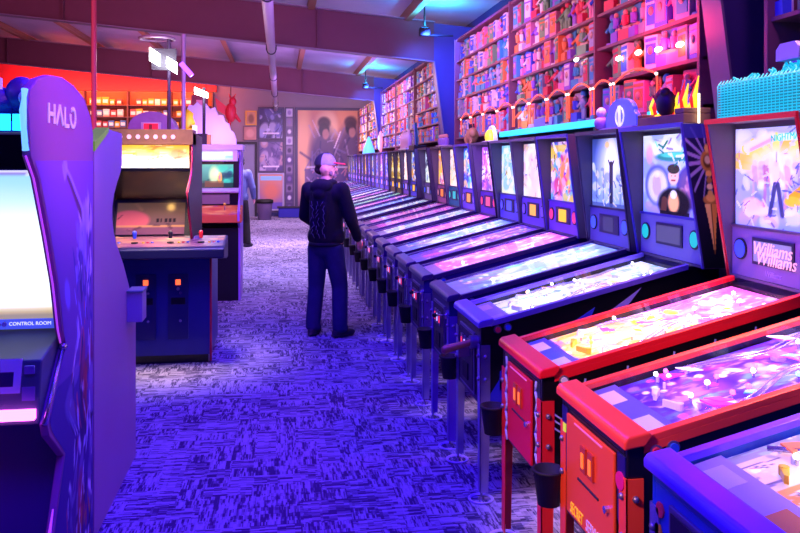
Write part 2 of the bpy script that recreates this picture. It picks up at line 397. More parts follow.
# ---------------------------------------------------------------- far wall pictures
ARTM = art_mat('print', 0, rough=.4)
def picture(name, x0, x1, z0, z1, art, label, cat='poster', fm=None, fr=.05, y=26.17, group=None):
    t = thing(name, (0, 0, 0), label, cat, group=group)
    fm = fm or mat('frame_grey', '56506A', .5)
    b = MB(); b.box((x0, y - .03, z0), (x0 + fr, y, z1), fm); b.box((x1 - fr, y - .03, z0), (x1, y, z1), fm)
    b.box((x0 + fr, y - .03, z0), (x1 - fr, y, z0 + fr), fm); b.box((x0 + fr, y - .03, z1 - fr), (x1 - fr, y, z1), fm); b.build('frame', t)
    x0 += fr; x1 -= fr; z0 += fr; z1 -= fr
    me = art.mesh('print', lambda u, v: (x0 + u * (x1 - x0), u * 0 + y - .012, z0 + v * (z1 - z0)), ARTM); link('print', me, t)
    return t
def art_warriors():
    a = Art(90, 110, 'D89A78'); r = random.Random(3); a.grad('6A4A88', 'E09878', .8)
    a.blobs(r, 30, ['F8D0A0', 'E8A070', 'C07890', 'FFE0B0'], (.05, .15), a=.5)
    a.ell(.08, .6, .10, .5, 'FFC98A', .8, .8); a.ell(.78, .42, .2, .3, 'FFC090', .7, .8)
    for cx, cy in ((.36, .80), (.72, .82)):
        a.ell(cx, cy - .30, .20, .32, '4A3C68', .85, .5); a.ell(cx, cy, .07, .07, '2A2038', 1, .3); a.ell(cx + .02, cy - .04, .045, .055, 'C08A84', .9, .3)
    a.strokes(r, 50, ['7A6AA0', '3A3060', 'B09AC0'], .2, .008, (.15, .3, .9, .75), .6)
    a.ell(.36, .87, .085, .06, '3A2030', .9, .4); a.ell(.72, .88, .085, .06, '4A3038', .9, .4); a.line(.20, .90, .30, .74, .006, 'F0E8FF', .6); a.line(.50, .62, .58, .78, .008, 'FFF0FF', .8)
    a.rect(.12, .42, .95, .432, 'F4ECFF', .6); a.ell(.85, .47, .06, .04, '60B8FF', .9, .6)
    a.rect(.1, .0, 1, .41, '5A4A86', .75); a.strokes(r, 70, ['B8A8E0', '3A3068', 'E8D8FF', 'D08898'], .1, .007, (.1, .02, .98, .4), .7)
    a.rect(.1, .08, .5, .13, 'F0E8FF', .7)
    return a
picture('banner', .48, 3.04, .12, 3.52, art_warriors(), 'very large orange and violet film banner on the far wall', 'banner', fr=.09)
def art_p(seed, bg, pal, title, tz):
    a = Art(40, 56, bg); r = random.Random(seed); a.blobs(r, 22, pal, (.06, .2), a=.7); a.strokes(r, 20, pal, .4, .015, a=.8)
    a.rect(.15, tz, .85, tz + .05, title, .9); return a
picture('film_poster', -.70, .13, 2.47, 3.52, art_p(1, '3A3468', ['5A58A8', '2A2450', '9AA0E0', 'D0D0F8'], 'F0E8FF', .14), 'dark blue framed poster of a crouching figure, highest of three', fr=.05)
picture('film_poster', -.70, .13, 1.42, 2.45, art_p(5, '6A5A90', ['8A7AB0', 'C8B8D8', '4A4078', 'D8A8A8'], 'F8F0FF', .13), 'violet poster with pale branching lines, middle of the three', fr=.05)
ap = Art(40, 56, 'C88A98'); ap.grad('8A70C0', 'F0A070', .9); ap.rect(.05, .82, .95, .95, '9AD8FF'); ap.ell(.5, .5, .35, .25, 'F08A60', .8, .8); ap.rect(.0, .0, 1, .2, '6A5AC0', .8)
picture('film_poster', -.70, .13, .18, 1.40, ap, 'orange poster with pale blue title band, lowest of three', fr=.05, fm=mat('frame_white', 'B8B0D0', .5))
st = Art(12, 130, '6A5C80'); r = random.Random(11)
for k in range(11):
    z = k / 11; st.rect(.12, z + .008, .88, z + .083, r.choice(['C8C0D8', '8A7A9A', 'B89AA8', '5A4C78'])); st.ell(.5, z + .045, .25, .022, r.choice(['3A3050', 'F0E8F8', '8A70B0']), .9, .4)
picture('photo_strip', .16, .44, .12, 3.52, st, 'tall narrow frame of eleven small pictures beside the large banner', 'picture', fr=.03)
a = Art(14, 16, 'C89A70'); a.ell(.5, .45, .3, .35, '7A5A40', .8, .5)
picture('small_picture', -1.10, -.74, 2.93, 3.40, a, 'small picture in a yellow frame left of the blue poster', 'picture', fr=.04, fm=mat('frame_yellow', 'E0B040', .4))
a = Art(14, 16, 'C08A80'); a.ell(.5, .5, .3, .3, 'E0B0A0', .8, .5)
picture('small_picture', -1.16, -.74, 2.45, 2.90, a, 'small pinkish frameless picture above the grey door', 'picture', fr=.01)
t = thing('door_1', (0, 0, 0), None, None); t['kind'] = 'structure'
MB().box((-1.35, 26.10, 0), (-.80, 26.19, 2.32), mat('door_grey_violet', '8A88A8', .5)).box((-1.42, 26.06, 0), (-1.35, 26.19, 2.4), DARK).box((-.80, 26.06, 0), (-.73, 26.19, 2.4), DARK).box((-1.35, 26.06, 2.32), (-.80, 26.19, 2.4), DARK).build('door_leaf', t)
MB().ball((-.88, 26.05, 1.05), .03, CHROME).build('door_handle', t)
t = thing('trash_can', (-.46, 24.6, 0), 'round grey waste bin with a dark liner by the posters', 'bin')
MB().lathe([(.001, 0), (.19, 0), (.24, .58), (.25, .60), (.22, .60), (.18, .04), (.001, .04)], mat('bin_plastic', '8A7A98', .5), n=28).build('bin_body', t)
MB().lathe([(.225, .58), (.262, .605), (.262, .50), (.256, .5), (.25, .6), (.20, .62), (.17, .45)], BLACKM, n=28).build('bin_liner', t)
t = thing('low_cabinet', (.35, 25.6, 0), 'low dark blue bench beneath the big banner', 'bench')
MB().box((-.40, -.2, .0), (1.2, .2, .30), mat('bench_blue', '2A2AA0', .5)).build('bench_body', t, bevel=.02); MB().box((-.44, -.22, .30), (1.24, .22, .34), DARK).build('bench_top', t)

# ---------------------------------------------------------------- prize counter shelves on the far wall
t = thing('prize_shelving', (0, 0, 0), 'long wall shelving of small goods behind the prize counter under red light', 'shelving')
SH = mat('shelf_brown', '6A3A48', .6)
b = MB().box((-8.6, 26.12, 1.0), (-2.1, 26.18, 3.95), mat('shelf_back_amber', 'B86A4A', .6)); b.build('back_panel', t)
for z in (1.0, 1.4, 1.8, 2.15, 2.5, 2.83, 3.16, 3.52): MB().box((-8.6, 25.8, z - .03), (-2.1, 26.12, z), SH).build('shelf', t)
for x in (-8.6, -7.3, -6.0, -4.7, -3.4, -2.13): MB().box((x, 25.79, 1.0), (x + .04, 26.12, 3.95), SH).build('upright', t)
goods = []
for c in ('C9C2D8', '5A78C0', 'E8E4F0', 'B05060', 'E0A840', '3A3A60'):
    b = MB(); m = mat('goods_' + c, c, .5); b.box((-.08, -.05, 0), (.08, .05, .2), m).box((-.06, -.055, .05), (.06, -.05, .14), WHITE); goods.append(b.mesh('prize_box'))
gn = ['grey', 'blue', 'white', 'red', 'yellow', 'navy']
for zi, z in enumerate((2.5, 2.83, 3.16, 3.52)):
    x = -8.45
    while x < -2.3:
        k = rnd.randrange(6) if zi < 3 else rnd.choice((2, 4, 4, 3)); s = rnd.uniform(.85, 1.25)
        if min(abs(x - (q + .02)) for q in (-8.6, -7.3, -6.0, -4.7, -3.4, -2.13)) > .14:
            o = link('prize_box', goods[k], None, loc=(x, 25.93, z)); o.scale = (s, 1, s)
            row = ['third lowest visible', 'second', 'upper', 'topmost amber lit'][zi]
            tag(o, '%s packet on the %s shelf of the prize counter wall' % (gn[k], row), 'packet', '%s packets on the %s prize shelf' % (gn[k], row))
        x += rnd.uniform(.175, .215)
# counter
t = thing('prize_counter', (-5.4, 22.5, 0), 'long glass fronted prize counter before the red lit shelving', 'counter')
MB().box((-3, -.35, 0), (3, .35, 1.0), mat('counter_violet', '5A3A80', .5)).build('counter_body', t); MB().box((-3.05, -.4, 1.0), (3.05, .4, 1.05), WHITE).build('counter_top', t)

# ---------------------------------------------------------------- toy shelving on the right wall
WOODR = mat('shelf_wood', '8A5560', .55, noise=.15, nscale=8)
UPR = lambda y0, y1: [y for y in (.6, 2.3, 4.5, 6.12, 8.55, 12.5, 14.9, 17.4, 20.5, 23.2) if y0 <= y < y1]
def shelving(y0, y1, top, label, rows):
    t = thing('display_shelving', (0, 0, 0), label, 'shelving')
    MB().box((2.96, y0, 1.7), (3.0, y1, top), mat('shelf_back', '4A2E48', .7)).build('back_panel', t)
    for z in rows: MB().box((2.52, y0, z - .022), (2.96, y1, z), WOODR).build('shelf', t)
    MB().box((2.52, y0, top - .03), (2.96, y1, top), WOODR).build('shelf', t)
    for y in UPR(y0, y1): MB().box((2.50, y, 1.7), (2.96, y + .03, top), WOODR).build('upright', t)
    MB().box((2.50, y1 - .03, 1.7), (2.96, y1, top), WOODR).build('upright', t)
ROWS = (2.10, 2.39, 2.66, 2.93, 3.20)
shelving(4.5, 11.35, 3.52, 'wooden toy display shelving over the near half of the pinball row', ROWS)
shelving(12.5, 20.0, 3.52, 'wooden toy display shelving beyond the first blue lit column', ROWS)
shelving(20.5, 26.0, 3.40, 'farthest wooden display shelving near the large banner', ROWS)
shelving(.6, 3.85, 3.3, 'nearest bit of display shelving before the first column', (2.10, 2.5, 2.9))
MB_ = MB
toycols = [('red', 'E03850'), ('orange', 'F08840'), ('blue', '4A68E0'), ('violet', '9A60D0'), ('grey', 'A8A8B8'), ('green', '78A870'), ('pink', 'F090B0'), ('cream', 'F0E8D0'), ('teal', '48A8C0')]
protos = []
SKIN2 = mat('toy_skin', 'D8A88A', .5)
for ci, (cn, ch) in enumerate(toycols):
    m = mat('toy_' + cn, ch, .45); m2 = mat('toy2_' + cn, toycols[(ci + 4) % 9][1], .5)
    b = MB()   # blister card: backing card, bubble figure, lower block
    b.box((-.004, -.068, 0), (.004, .068, .235), m); b.box((-.045, -.062, 0), (-.004, .062, .075), m2)
    b.box((-.02, -.05, .08), (-.004, .05, .10), SKIN2)
    b.ball((-.026, 0, .19), (.018, .019, .022), SKIN2, 8, 6); b.cyl((-.026, 0, .10), (-.026, 0, .17), .020, m2, .028, 8)
    b.cyl((-.026, .03, .16), (-.03, .045, .11), .008, m2, n=6); b.cyl((-.026, -.03, .16), (-.03, -.045, .11), .008, m2, n=6)
    protos.append(('carded_figure', cn, b.mesh('carded_figure'), 'carded toy figure'))
    b = MB()   # plush / figurine on a round stand
    b.cyl((0, 0, 0), (0, 0, .015), .05, m2, n=12); b.cyl((0, -.02, .015), (0, -.022, .09), .017, m, n=8); b.cyl((0, .02, .015), (0, .022, .09), .017, m, n=8)
    b.ball((0, 0, .125), (.035, .042, .05), m, 10, 8); b.ball((0, 0, .195), (.028, .028, .032), m2, 10, 8)
    b.cyl((0, .04, .15), (-.04, .06, .10), .011, m, n=6); b.cyl((0, -.04, .15), (-.03, -.065, .17), .011, m, n=6)
    protos.append(('toy_figurine', cn, b.mesh('toy_figurine'), 'standing toy figurine'))
    b = MB()   # window box
    b.box((-.05, -.06, 0), (.05, .06, .20), m); b.box((-.054, -.045, .03), (-.05, .045, .15), m2); b.ball((-.055, 0, .11), (.012, .022, .026), SKIN2, 8, 6)
    b.box((-.055, -.05, .165), (-.05, .05, .185), m2)
    protos.append(('toy_box', cn, b.mesh('toy_box'), 'boxed toy'))
rown = ['lowest', 'second', 'middle', 'fourth', 'top']
cnt = {'carded_figure': 0, 'toy_figurine': 0, 'toy_box': 0}
def fill(y0, y1, zi, z, where, step, upr0, pal=None):
    y = y0
    while y < y1:
        if min(abs(y - (u_ + .015)) for u_ in UPR(0, 30)) > .085:
            nm, cn, me, what = rnd.choice(protos)
            if pal: 
                while cn not in pal: nm, cn, me, what = rnd.choice(protos)
            o = link(nm, me, None, loc=(rnd.uniform(2.575, 2.59), y, z)); o.rotation_euler = (0, 0, rnd.uniform(-.2, .2)); q = rnd.uniform(1.0, 1.12) if nm == 'carded_figure' else rnd.uniform(1.08, 1.25); o.scale = (1.1, q * 1.05, q)
            tag(o, '%s %s on the %s shelf %s' % (cn, what, rown[zi], where), 'toy', '%s %ss on the %s shelf %s' % (cn, what, rown[zi], where)); cnt[nm] += 1
        y += rnd.uniform(step * .9, step * 1.15)
for zi, z in enumerate(ROWS):
    pal = ('red', 'orange', 'cream', 'grey', 'pink', 'teal') if zi == 0 else None
    fill(4.62, 11.25, zi, z, 'over the near pinball machines', .142, 4.5, pal)
for zi, z in enumerate(ROWS): fill(12.65, 19.9, zi, z, 'beyond the first blue column', .185, 12.5, ('cream', 'pink', 'orange', 'red', 'grey', 'violet'))
for zi, z in enumerate(ROWS[:5]): fill(20.65, 25.8, zi, z, 'of the farthest display', .28, 20.5, ('cream', 'pink', 'orange', 'violet'))
for zi, z in enumerate((2.10, 2.5, 2.9)): fill(.8, 3.8, zi, z, 'before the first column', .2, .6, ('orange', 'cream', 'violet', 'blue'))
# arched glowing rope along the lowest shelf
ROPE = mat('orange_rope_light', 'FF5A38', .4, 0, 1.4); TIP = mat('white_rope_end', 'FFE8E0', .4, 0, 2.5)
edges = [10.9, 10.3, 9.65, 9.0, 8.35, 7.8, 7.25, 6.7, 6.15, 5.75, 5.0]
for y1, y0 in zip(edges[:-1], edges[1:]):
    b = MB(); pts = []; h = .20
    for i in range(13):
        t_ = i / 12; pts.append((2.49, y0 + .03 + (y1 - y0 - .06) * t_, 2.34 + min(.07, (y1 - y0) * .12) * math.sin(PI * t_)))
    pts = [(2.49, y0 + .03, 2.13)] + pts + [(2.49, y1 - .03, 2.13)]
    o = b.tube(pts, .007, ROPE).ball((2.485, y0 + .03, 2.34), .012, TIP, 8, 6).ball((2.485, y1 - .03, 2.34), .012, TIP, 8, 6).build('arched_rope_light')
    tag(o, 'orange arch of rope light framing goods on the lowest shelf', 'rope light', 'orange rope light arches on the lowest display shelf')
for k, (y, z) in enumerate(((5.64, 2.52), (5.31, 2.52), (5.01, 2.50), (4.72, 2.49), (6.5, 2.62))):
    o = MB().ball((2.49, y, z), (.012, .05, .018), mat('puck_light', 'FFF4FF', .4, 0, 9), 12, 8).build('puck_light')  # glowing ovals standing in for reflections on the case glass
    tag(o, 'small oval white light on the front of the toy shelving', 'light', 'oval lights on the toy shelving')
b = MB().box((2.43, 4.45, 2.03), (2.47, 5.05, 2.085), mat('cyan_led', '18C8FF', .4, 0, 1.5))
tag(b.build('led_strip'), 'short cyan light strip under the toy shelving beside the red column', 'light strip')
b = MB().box((2.43, 5.75, 2.03), (2.47, 8.7, 2.085), mat('cyan_led', '18C8FF', .4, 0, 1.5))
tag(b.build('led_strip'), 'long cyan light strip under the toy shelving above the backboxes', 'light strip')
# uplights at the column heads
for Y, zz in ((11.3, 3.62), (19.3, 3.6)):
    t = thing('flood_light', (2.05, Y, zz), 'small black flood lamp throwing cyan light on the roof, %s' % ('by the nearer blue column' if Y < 15 else 'farther along the aisle'), 'lamp')
    MB().box((-.07, -.06, -.06), (.07, .06, .05), BLACKM).cyl((0, 0, .0), (-.0, 0, .47), .012, BLACKM).build('housing', t)
    MB().box((-.05, -.04, .05), (.05, .04, .055), mat('blue_lens', '20A0FF', .3, 0, 6)).build('lens', t)
    MB().cyl((0, 0, -.05), (.42, .0, -.05), .015, BLACKM).build('arm', t)
    area('cyan_flood_lamp', (2.12, Y, zz + .07), (.12, .12), 36, (.02, .42, 1.0), aim=(2.25, Y, zz + 1))
    spot('blue_flood_lamp', (2.05, Y - .15, zz - .05), (2.7, Y + .9, 2.9), 300, (.03, .10, 1.0), 110)
    point('blue_wall_lamp', (2.2, Y - 1.2, zz - .05), 12, (.06, .03, 1.0), .1)

# ---------------------------------------------------------------- pinball machines
X0 = 1.03
TRANS = art_mat('translite', 1.0, rough=.2)
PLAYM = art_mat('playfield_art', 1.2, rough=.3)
DECAL = art_mat('side_decal', 0, rough=.35)
zr = lambda x: .922 + .25 * (x - .04)
LEGC = {}
def leg_mesh(m):
    if m.name in LEGC: return LEGC[m.name]
    b = MB(); b.prism([(0, .80), (.055, .80), (.055, .55), (.044, .035), (0, .035)], 0, .004, m, 'y')
    b.prism([(0, .80), (.055, .80), (.055, .55), (.044, .035), (0, .035)], 0, .004, m, 'x')
    for z in (.74, .62): b.ball((.028, -.003, z), .011, STEEL, 8, 6); b.ball((-.003, .028, z), .011, STEEL, 8, 6)
    b.cyl((.010, .010, .012), (.010, .010, .06), .006, STEEL, n=8).cyl((.010, .010, 0), (.010, .010, .014), .020, STEEL, .012, 12)
    LEGC[m.name] = b.mesh('leg'); return LEGC[m.name]
def cup_mesh():
    b = MB(); b.lathe([(.001, 0), (.036, 0), (.050, .125), (.054, .125), (.054, .135), (.046, .135), (.034, .012), (.001, .012)], BLACKM, n=24)
    b.box((.045, -.012, .07), (.085, .012, .10), BLACKM); return b.mesh('cup_holder')
CUP = cup_mesh()
PAL = {'pink': ['F070E0', 'FFD0FF', 'C040D0', 'FFF0FF', '8A50E0', 'FF90C8'], 'white': ['FFFFFF', 'D8E8FF', 'A8C0F0', 'FFE8B0', '6A80C0', 'F8F0FF', '90D0C0'],
       'blue': ['80A8FF', 'C8D8FF', '5060E0', 'F0F0FF', 'B080F0', '60D0F0'], 'violet': ['6A38D8', 'B080FF', 'E8C0FF', '3A20A0', 'F060D0', 'FFFFFF', '50A0F0'],
       'gold': ['FFC820', 'FFF0C0', 'F09028', 'FFF8E0', 'E8B058', 'C07890', '705068'], 'dark': ['302848', '504878', '8A70C0', '201830', 'C0A0E0'],
       'green': ['60D0A0', 'D0F8E0', 'F8F0A0', 'FFFFFF', '50A0C0']}
def playfield_art(seed, pal, W, H, kind=None):
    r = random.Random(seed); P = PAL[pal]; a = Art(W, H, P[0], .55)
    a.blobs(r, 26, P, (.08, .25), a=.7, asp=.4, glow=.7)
    if kind == 'red':      # blue apron, round yellow disc, then pale gold, then pink at the back
        a.rect(0, .16, 1, .62, 'FFE8A0', .8, 1); a.rect(0, .60, 1, 1, 'F060D8', .75, .8)
        a.blobs(r, 70, PAL['gold'], (.03, .11), (0, .14, 1, .62), .85, 1.0, .4); a.blobs(r, 70, PAL['pink'], (.03, .10), (0, .58, 1, 1), .85, .9, .4)
        a.ell(.30, .52, .26, .055, 'FFD800', .95, .3, 1.1)
        a.rect(0, 0, 1, .13, '3A48C8', .95, .25); a.blobs(r, 24, ['5A78E8', '2A2878', '8A90E0', 'B0B8F8'], (.03, .12), (0, 0, 1, .12), .8, .25, .3)
        a.ell(.5, .17, .28, .06, 'F0C060', .9, .3, .9); a.ell(.5, .17, .16, .035, 'F8E8B0', .9, .3, 1.1)
    elif kind == 'orange':
        a.rect(0, 0, 1, 1, '4A20C0', .85, .3); a.blobs(r, 110, PAL['violet'], (.02, .09), (0, .1, 1, 1), .65, .42, .45)
        a.ell(.45, .30, .40, .13, '3A1890', .7, .3, .3); a.ell(.45, .30, .30, .09, '9A50F0', .6, .3, .5)
        a.rect(0, 0, 1, .10, '5060B8', .9, .2)
        for _ in range(26): a.ell(r.uniform(.05, .95), r.uniform(.12, .8), .035, .014, r.choice(['FFFFFF', 'FFD0FF', 'FF40C0']), 1, .5, 1.6)
        a.rect(.55, .75, .95, .97, '50B0F0', .5, .6)
    elif kind == 'blue':
        a.rect(0, 0, 1, 1, 'D8D0E0', .8, .5); a.blobs(r, 80, ['F8F0FF', '9088A8', 'F0E0A0', 'C0C8F0', '585070', 'FFFFFF'], (.03, .13), (0, 0, 1, 1), .8, .6, .4)
        a.rect(.02, .02, .45, .26, 'E8C8C0', .9, .4); a.rect(.45, .10, .62, .28, 'E87A30', .8, .5); a.ell(.80, .3, .12, .05, 'F0D820', 1, .3, .9)
        a.ell(.35, .62, .2, .06, '20B080', .9, .3, .7); a.ell(.6, .75, .2, .08, 'F0D8A0', .9, .3, .7); a.rect(0, .02, .10, .9, '7A78A0', .7, .3)
    elif kind == 'black':
        a.rect(0, 0, 1, 1, 'E0E8F8', .7, .8); a.blobs(r, 90, ['FFFFFF', 'A0B0D8', 'F8E8B0', '78A098', 'C8D8FF', '585878'], (.03, .10), (0, 0, 1, 1), .85, .95, .4)
        a.rect(0, .62, 1, .80, 'F0A850', .55, .8); a.ell(.5, .86, .3, .06, '9AB0C0', .9, .3, .8)
    for y in (.28, .50, .72, .88): a.blobs(r, 6, P, (.04, .09), (.1, y - .05, .9, y + .05), .9, 1.0, .5)
    for _ in range(34):
        x, y = r.uniform(.06, .94), r.uniform(.1, .97); a.ell(x, y, .030, .012, r.choice(['FFFFFF', 'FFF4C0', 'FFB0E0', 'A0F0FF']), 1, .5, 1.4)
    a.strokes(r, 46, ['2A2040', '5A4880', 'FFFFFF', P[1]], .12, .006, (0, .1, 1, 1), .7)
    if kind:
        a.blobs(r, 150, P + ['FFFFFF', '2A2048'], (.010, .028), (0, .14, 1, 1), .8, None, .45); a.strokes(r, 130, ['2A2040', 'FFFFFF', P[0], P[2]], .07, .004, (0, .12, 1, 1), .75)
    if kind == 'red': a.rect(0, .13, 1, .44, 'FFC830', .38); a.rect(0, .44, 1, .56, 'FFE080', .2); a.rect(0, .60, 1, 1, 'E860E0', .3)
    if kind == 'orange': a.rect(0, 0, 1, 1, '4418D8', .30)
    if kind is None: a.rect(0, 0, 1, .09, '8A80B0', .7, .3)
    return a
def translite_art(kind, W, H, seed):
    r = random.Random(seed); a = Art(W, H, '8088E8', 1.0)
    if kind == 'burst':
        a.grad('9AA0F0', 'B8B8FF', 1); a.blobs(r, 60, ['D8E0FF', '6A78E0', 'F4F0FF', '4A58C8', 'C8A0F0', '90E0F0'], (.03, .12), a=.7)
        for k in range(11):
            t = PI * (k + .5) / 11; a.line(.5, .58, .5 + .5 * math.cos(t), .58 + .32 * math.sin(t), .045, r.choice(['FFE040', 'FFF060', 'FFC840']), .85)
        a.ell(.5, .58, .30, .18, 'FFF6D8', .95, .8); a.blobs(r, 26, ['FFFFFF', 'F0D8FF', 'C8A8E8', 'FFE8A0'], (.03, .07), (.2, .45, .8, .72), .7)
        for x, c_ in ((.24, 'C8A0D8'), (.38, 'A85878'), (.62, 'D890A8'), (.76, '9888D8')): a.line(x, .60, x + .02, .44, .035, c_, .7); a.ell(x + .01, .65, .028, .03, 'F8D0B8', .95, .4); a.line(x, .44, x - .02, .22, .018, c_, .6); a.line(x + .02, .44, x + .05, .22, .018, '8088D0', .6)
        a.line(.50, .60, .50, .44, .04, 'F0D8E8', .9); a.line(.49, .44, .43, .14, .024, '34346A', .9); a.line(.52, .44, .57, .14, .024, '34346A', .9); a.ell(.50, .64, .03, .03, 'F0C8B0', .95, .3)
        a.line(.66, .30, .95, .52, .045, 'FFB020', .95); a.ell(.68, .28, .09, .05, 'FFC838', .95, .3)
        a.ell(.92, .12, .10, .07, 'FFC020', .9, .5); a.ell(.22, .22, .12, .07, 'F8C0D8', .8, .5)
        a.strokes(r, 90, ['FFFFFF', '3A48A8', 'F0F0FF', '6A50B0'], .10, .006, a=.75)
        a.line(.16, .80, .45, .90, .05, 'F8E8F8', .95); a.line(.2, .78, .46, .88, .02, 'F0A0C8', .8)
        a.rect(.52, .86, .93, .93, 'E8F8FF', .9); a.ell(.94, .93, .08, .05, 'FFB030', .95, .3)
    elif kind == 'magic':
        a.grad('7A90E8', 'E0E8FF', 1); a.blobs(r, 30, ['C8D0FF', '90A0F0', 'F0F0FF', 'B090E0'], (.05, .14), a=.7)
        a.ell(.26, .36, .22, .26, '5A60D8', .95, .15); a.ell(.26, .35, .17, .21, 'E8E0FF', .95, .3); a.ell(.25, .36, .08, .15, 'C8A8C0', .9, .4); a.ell(.25, .50, .05, .04, 'F8E8E0', .9, .4)
        a.ell(.80, .36, .22, .26, '4A3890', .95, .15); a.ell(.80, .34, .17, .21, '6A4A88', .95, .4); a.blobs(r, 12, ['A05A90', '3A2860', 'C890A0'], (.03, .07), (.66, .2, .95, .5), .8)
        a.ell(.53, .14, .26, .20, '10101C', .98, .25); a.ell(.53, .16, .09, .13, 'FFB878', .95, .4); a.ell(.53, .26, .05, .05, 'F8F8FF', .95, .4)
        a.ell(.53, .48, .085, .105, 'F0C4A8', .98, .2); a.ell(.53, .57, .10, .06, '181018', .98, .2); a.ell(.50, .485, .012, .008, '301818', 1); a.ell(.56, .485, .012, .008, '301818', 1); a.line(.50, .43, .56, .43, .008, 'A04848')
        a.line(.38, .18, .36, .02, .05, '6A3A30', .8); a.rect(.30, 0, .78, .05, '101020', .8)
        a.ell(.38, .82, .26, .11, 'FFFFFF', .95, .4); a.ell(.52, .72, .28, .06, '1A8A78', .95, .3); a.ell(.54, .74, .22, .03, '50E8C0', .9, .4)
        a.ell(.80, .88, .14, .09, '202040', .9, .4); a.strokes(r, 24, ['FFFFFF', '106858', '7AF0D8', '8A70C8'], .12, .01, (.15, .66, .9, .95), .85)
        a.ell(.12, .75, .06, .12, 'F0A8C8', .8, .5)
    elif kind == 'statue':
        a.grad('8AA8D8', '3A4898', 1); a.ell(.5, .62, .28, .40, 'F8FFFF', 1, 1.2); a.ell(.5, .62, .12, .30, 'FFFFFF', 1, .8)
        a.blobs(r, 26, ['F8F0B0', 'C8D8F8', 'E0F8F0', '6878C0'], (.04, .10), (.0, .1, 1, .6), .6)
        for x in (.12, .3, .72, .88): a.line(x, .05, x, .55, .012, '50608A', .7)
        a.line(.5, .05, .5, .58, .045, '1C2038', .95); a.ell(.5, .62, .05, .045, '1C2038', .98, .3); a.line(.5, .57, .43, .68, .015, '1C2038', .9); a.line(.5, .57, .57, .67, .015, '1C2038', .9)
        a.rect(.0, .0, 1, .06, '485890', .8); a.ell(.40, .90, .06, .05, 'F8C880', .9); a.strokes(r, 40, ['FFFFFF', '3A4880', 'F0E0A0'], .10, .01, (0, .05, 1, .5), .7)
    else:
        P = {'multi': ['E8A0D0', '6040C0', 'F0D040', 'FF9040', '40A8E0', 'F8E8FF', 'C03878'], 'cream': ['FFFFF0', 'F8F8FF', 'F0D8A0', 'FFD0C0', 'E8F0FF', 'D0A0A0'],
             'lime': ['E8F8C0', 'A0E8E0', 'F8F8A0', '80B8F0', 'FFFFFF', 'D8C870'], 'rose': ['F8D8FF', 'C060E0', '8040D0', 'FFFFFF', 'F090E0', '6030B8'],
             'azure': ['80B0FF', '3A58E0', 'F0F8FF', '70D8F8', '5040C8', 'FFC878'], 'tan': ['FFE8C8', 'F8F8F0', 'F0B078', 'FFE0A0', 'E87858', '50C0B0'],
             'amber': ['FFC848', 'F8A040', 'FFE8A0', 'E07898', 'FFF4D0', '8058C8'], 'pale': ['D8F0D0', 'C8D8FF', '202038', 'F8F8E0', '8A98C0', 'B0E0C0'],
             'bluegold': ['4060E0', 'F8D048', 'A0C8FF', '2A38B0', 'FFFFFF', 'F0A030'], 'gilded': ['F0C838', '3A2830', 'F8E890', '8A5838', '60A860', 'F8F0D0'],
             'indigo': ['4A38D0', '6A58F0', 'A090FF', '3A28A0', 'F0B060', '80B0FF']}[kind]
        a.grad(P[0], P[1], 1, True); a.blobs(r, 36, P, (.05, .20), a=.75); a.ell(.5, .5, .16, .30, P[3], .8, .6); a.blobs(r, 22, P, (.03, .08), (.25, .2, .75, .8), .9)
        a.strokes(r, 60, P + ['FFFFFF', '2A2050'], .16, .012, a=.8); a.rect(.12, .82, .88, .93, P[2], .75); a.strokes(r, 10, ['FFFFFF', P[1]], .14, .02, (.15, .84, .8, .92), .9)
    return a
TCACHE, PCACHE = {}, {}
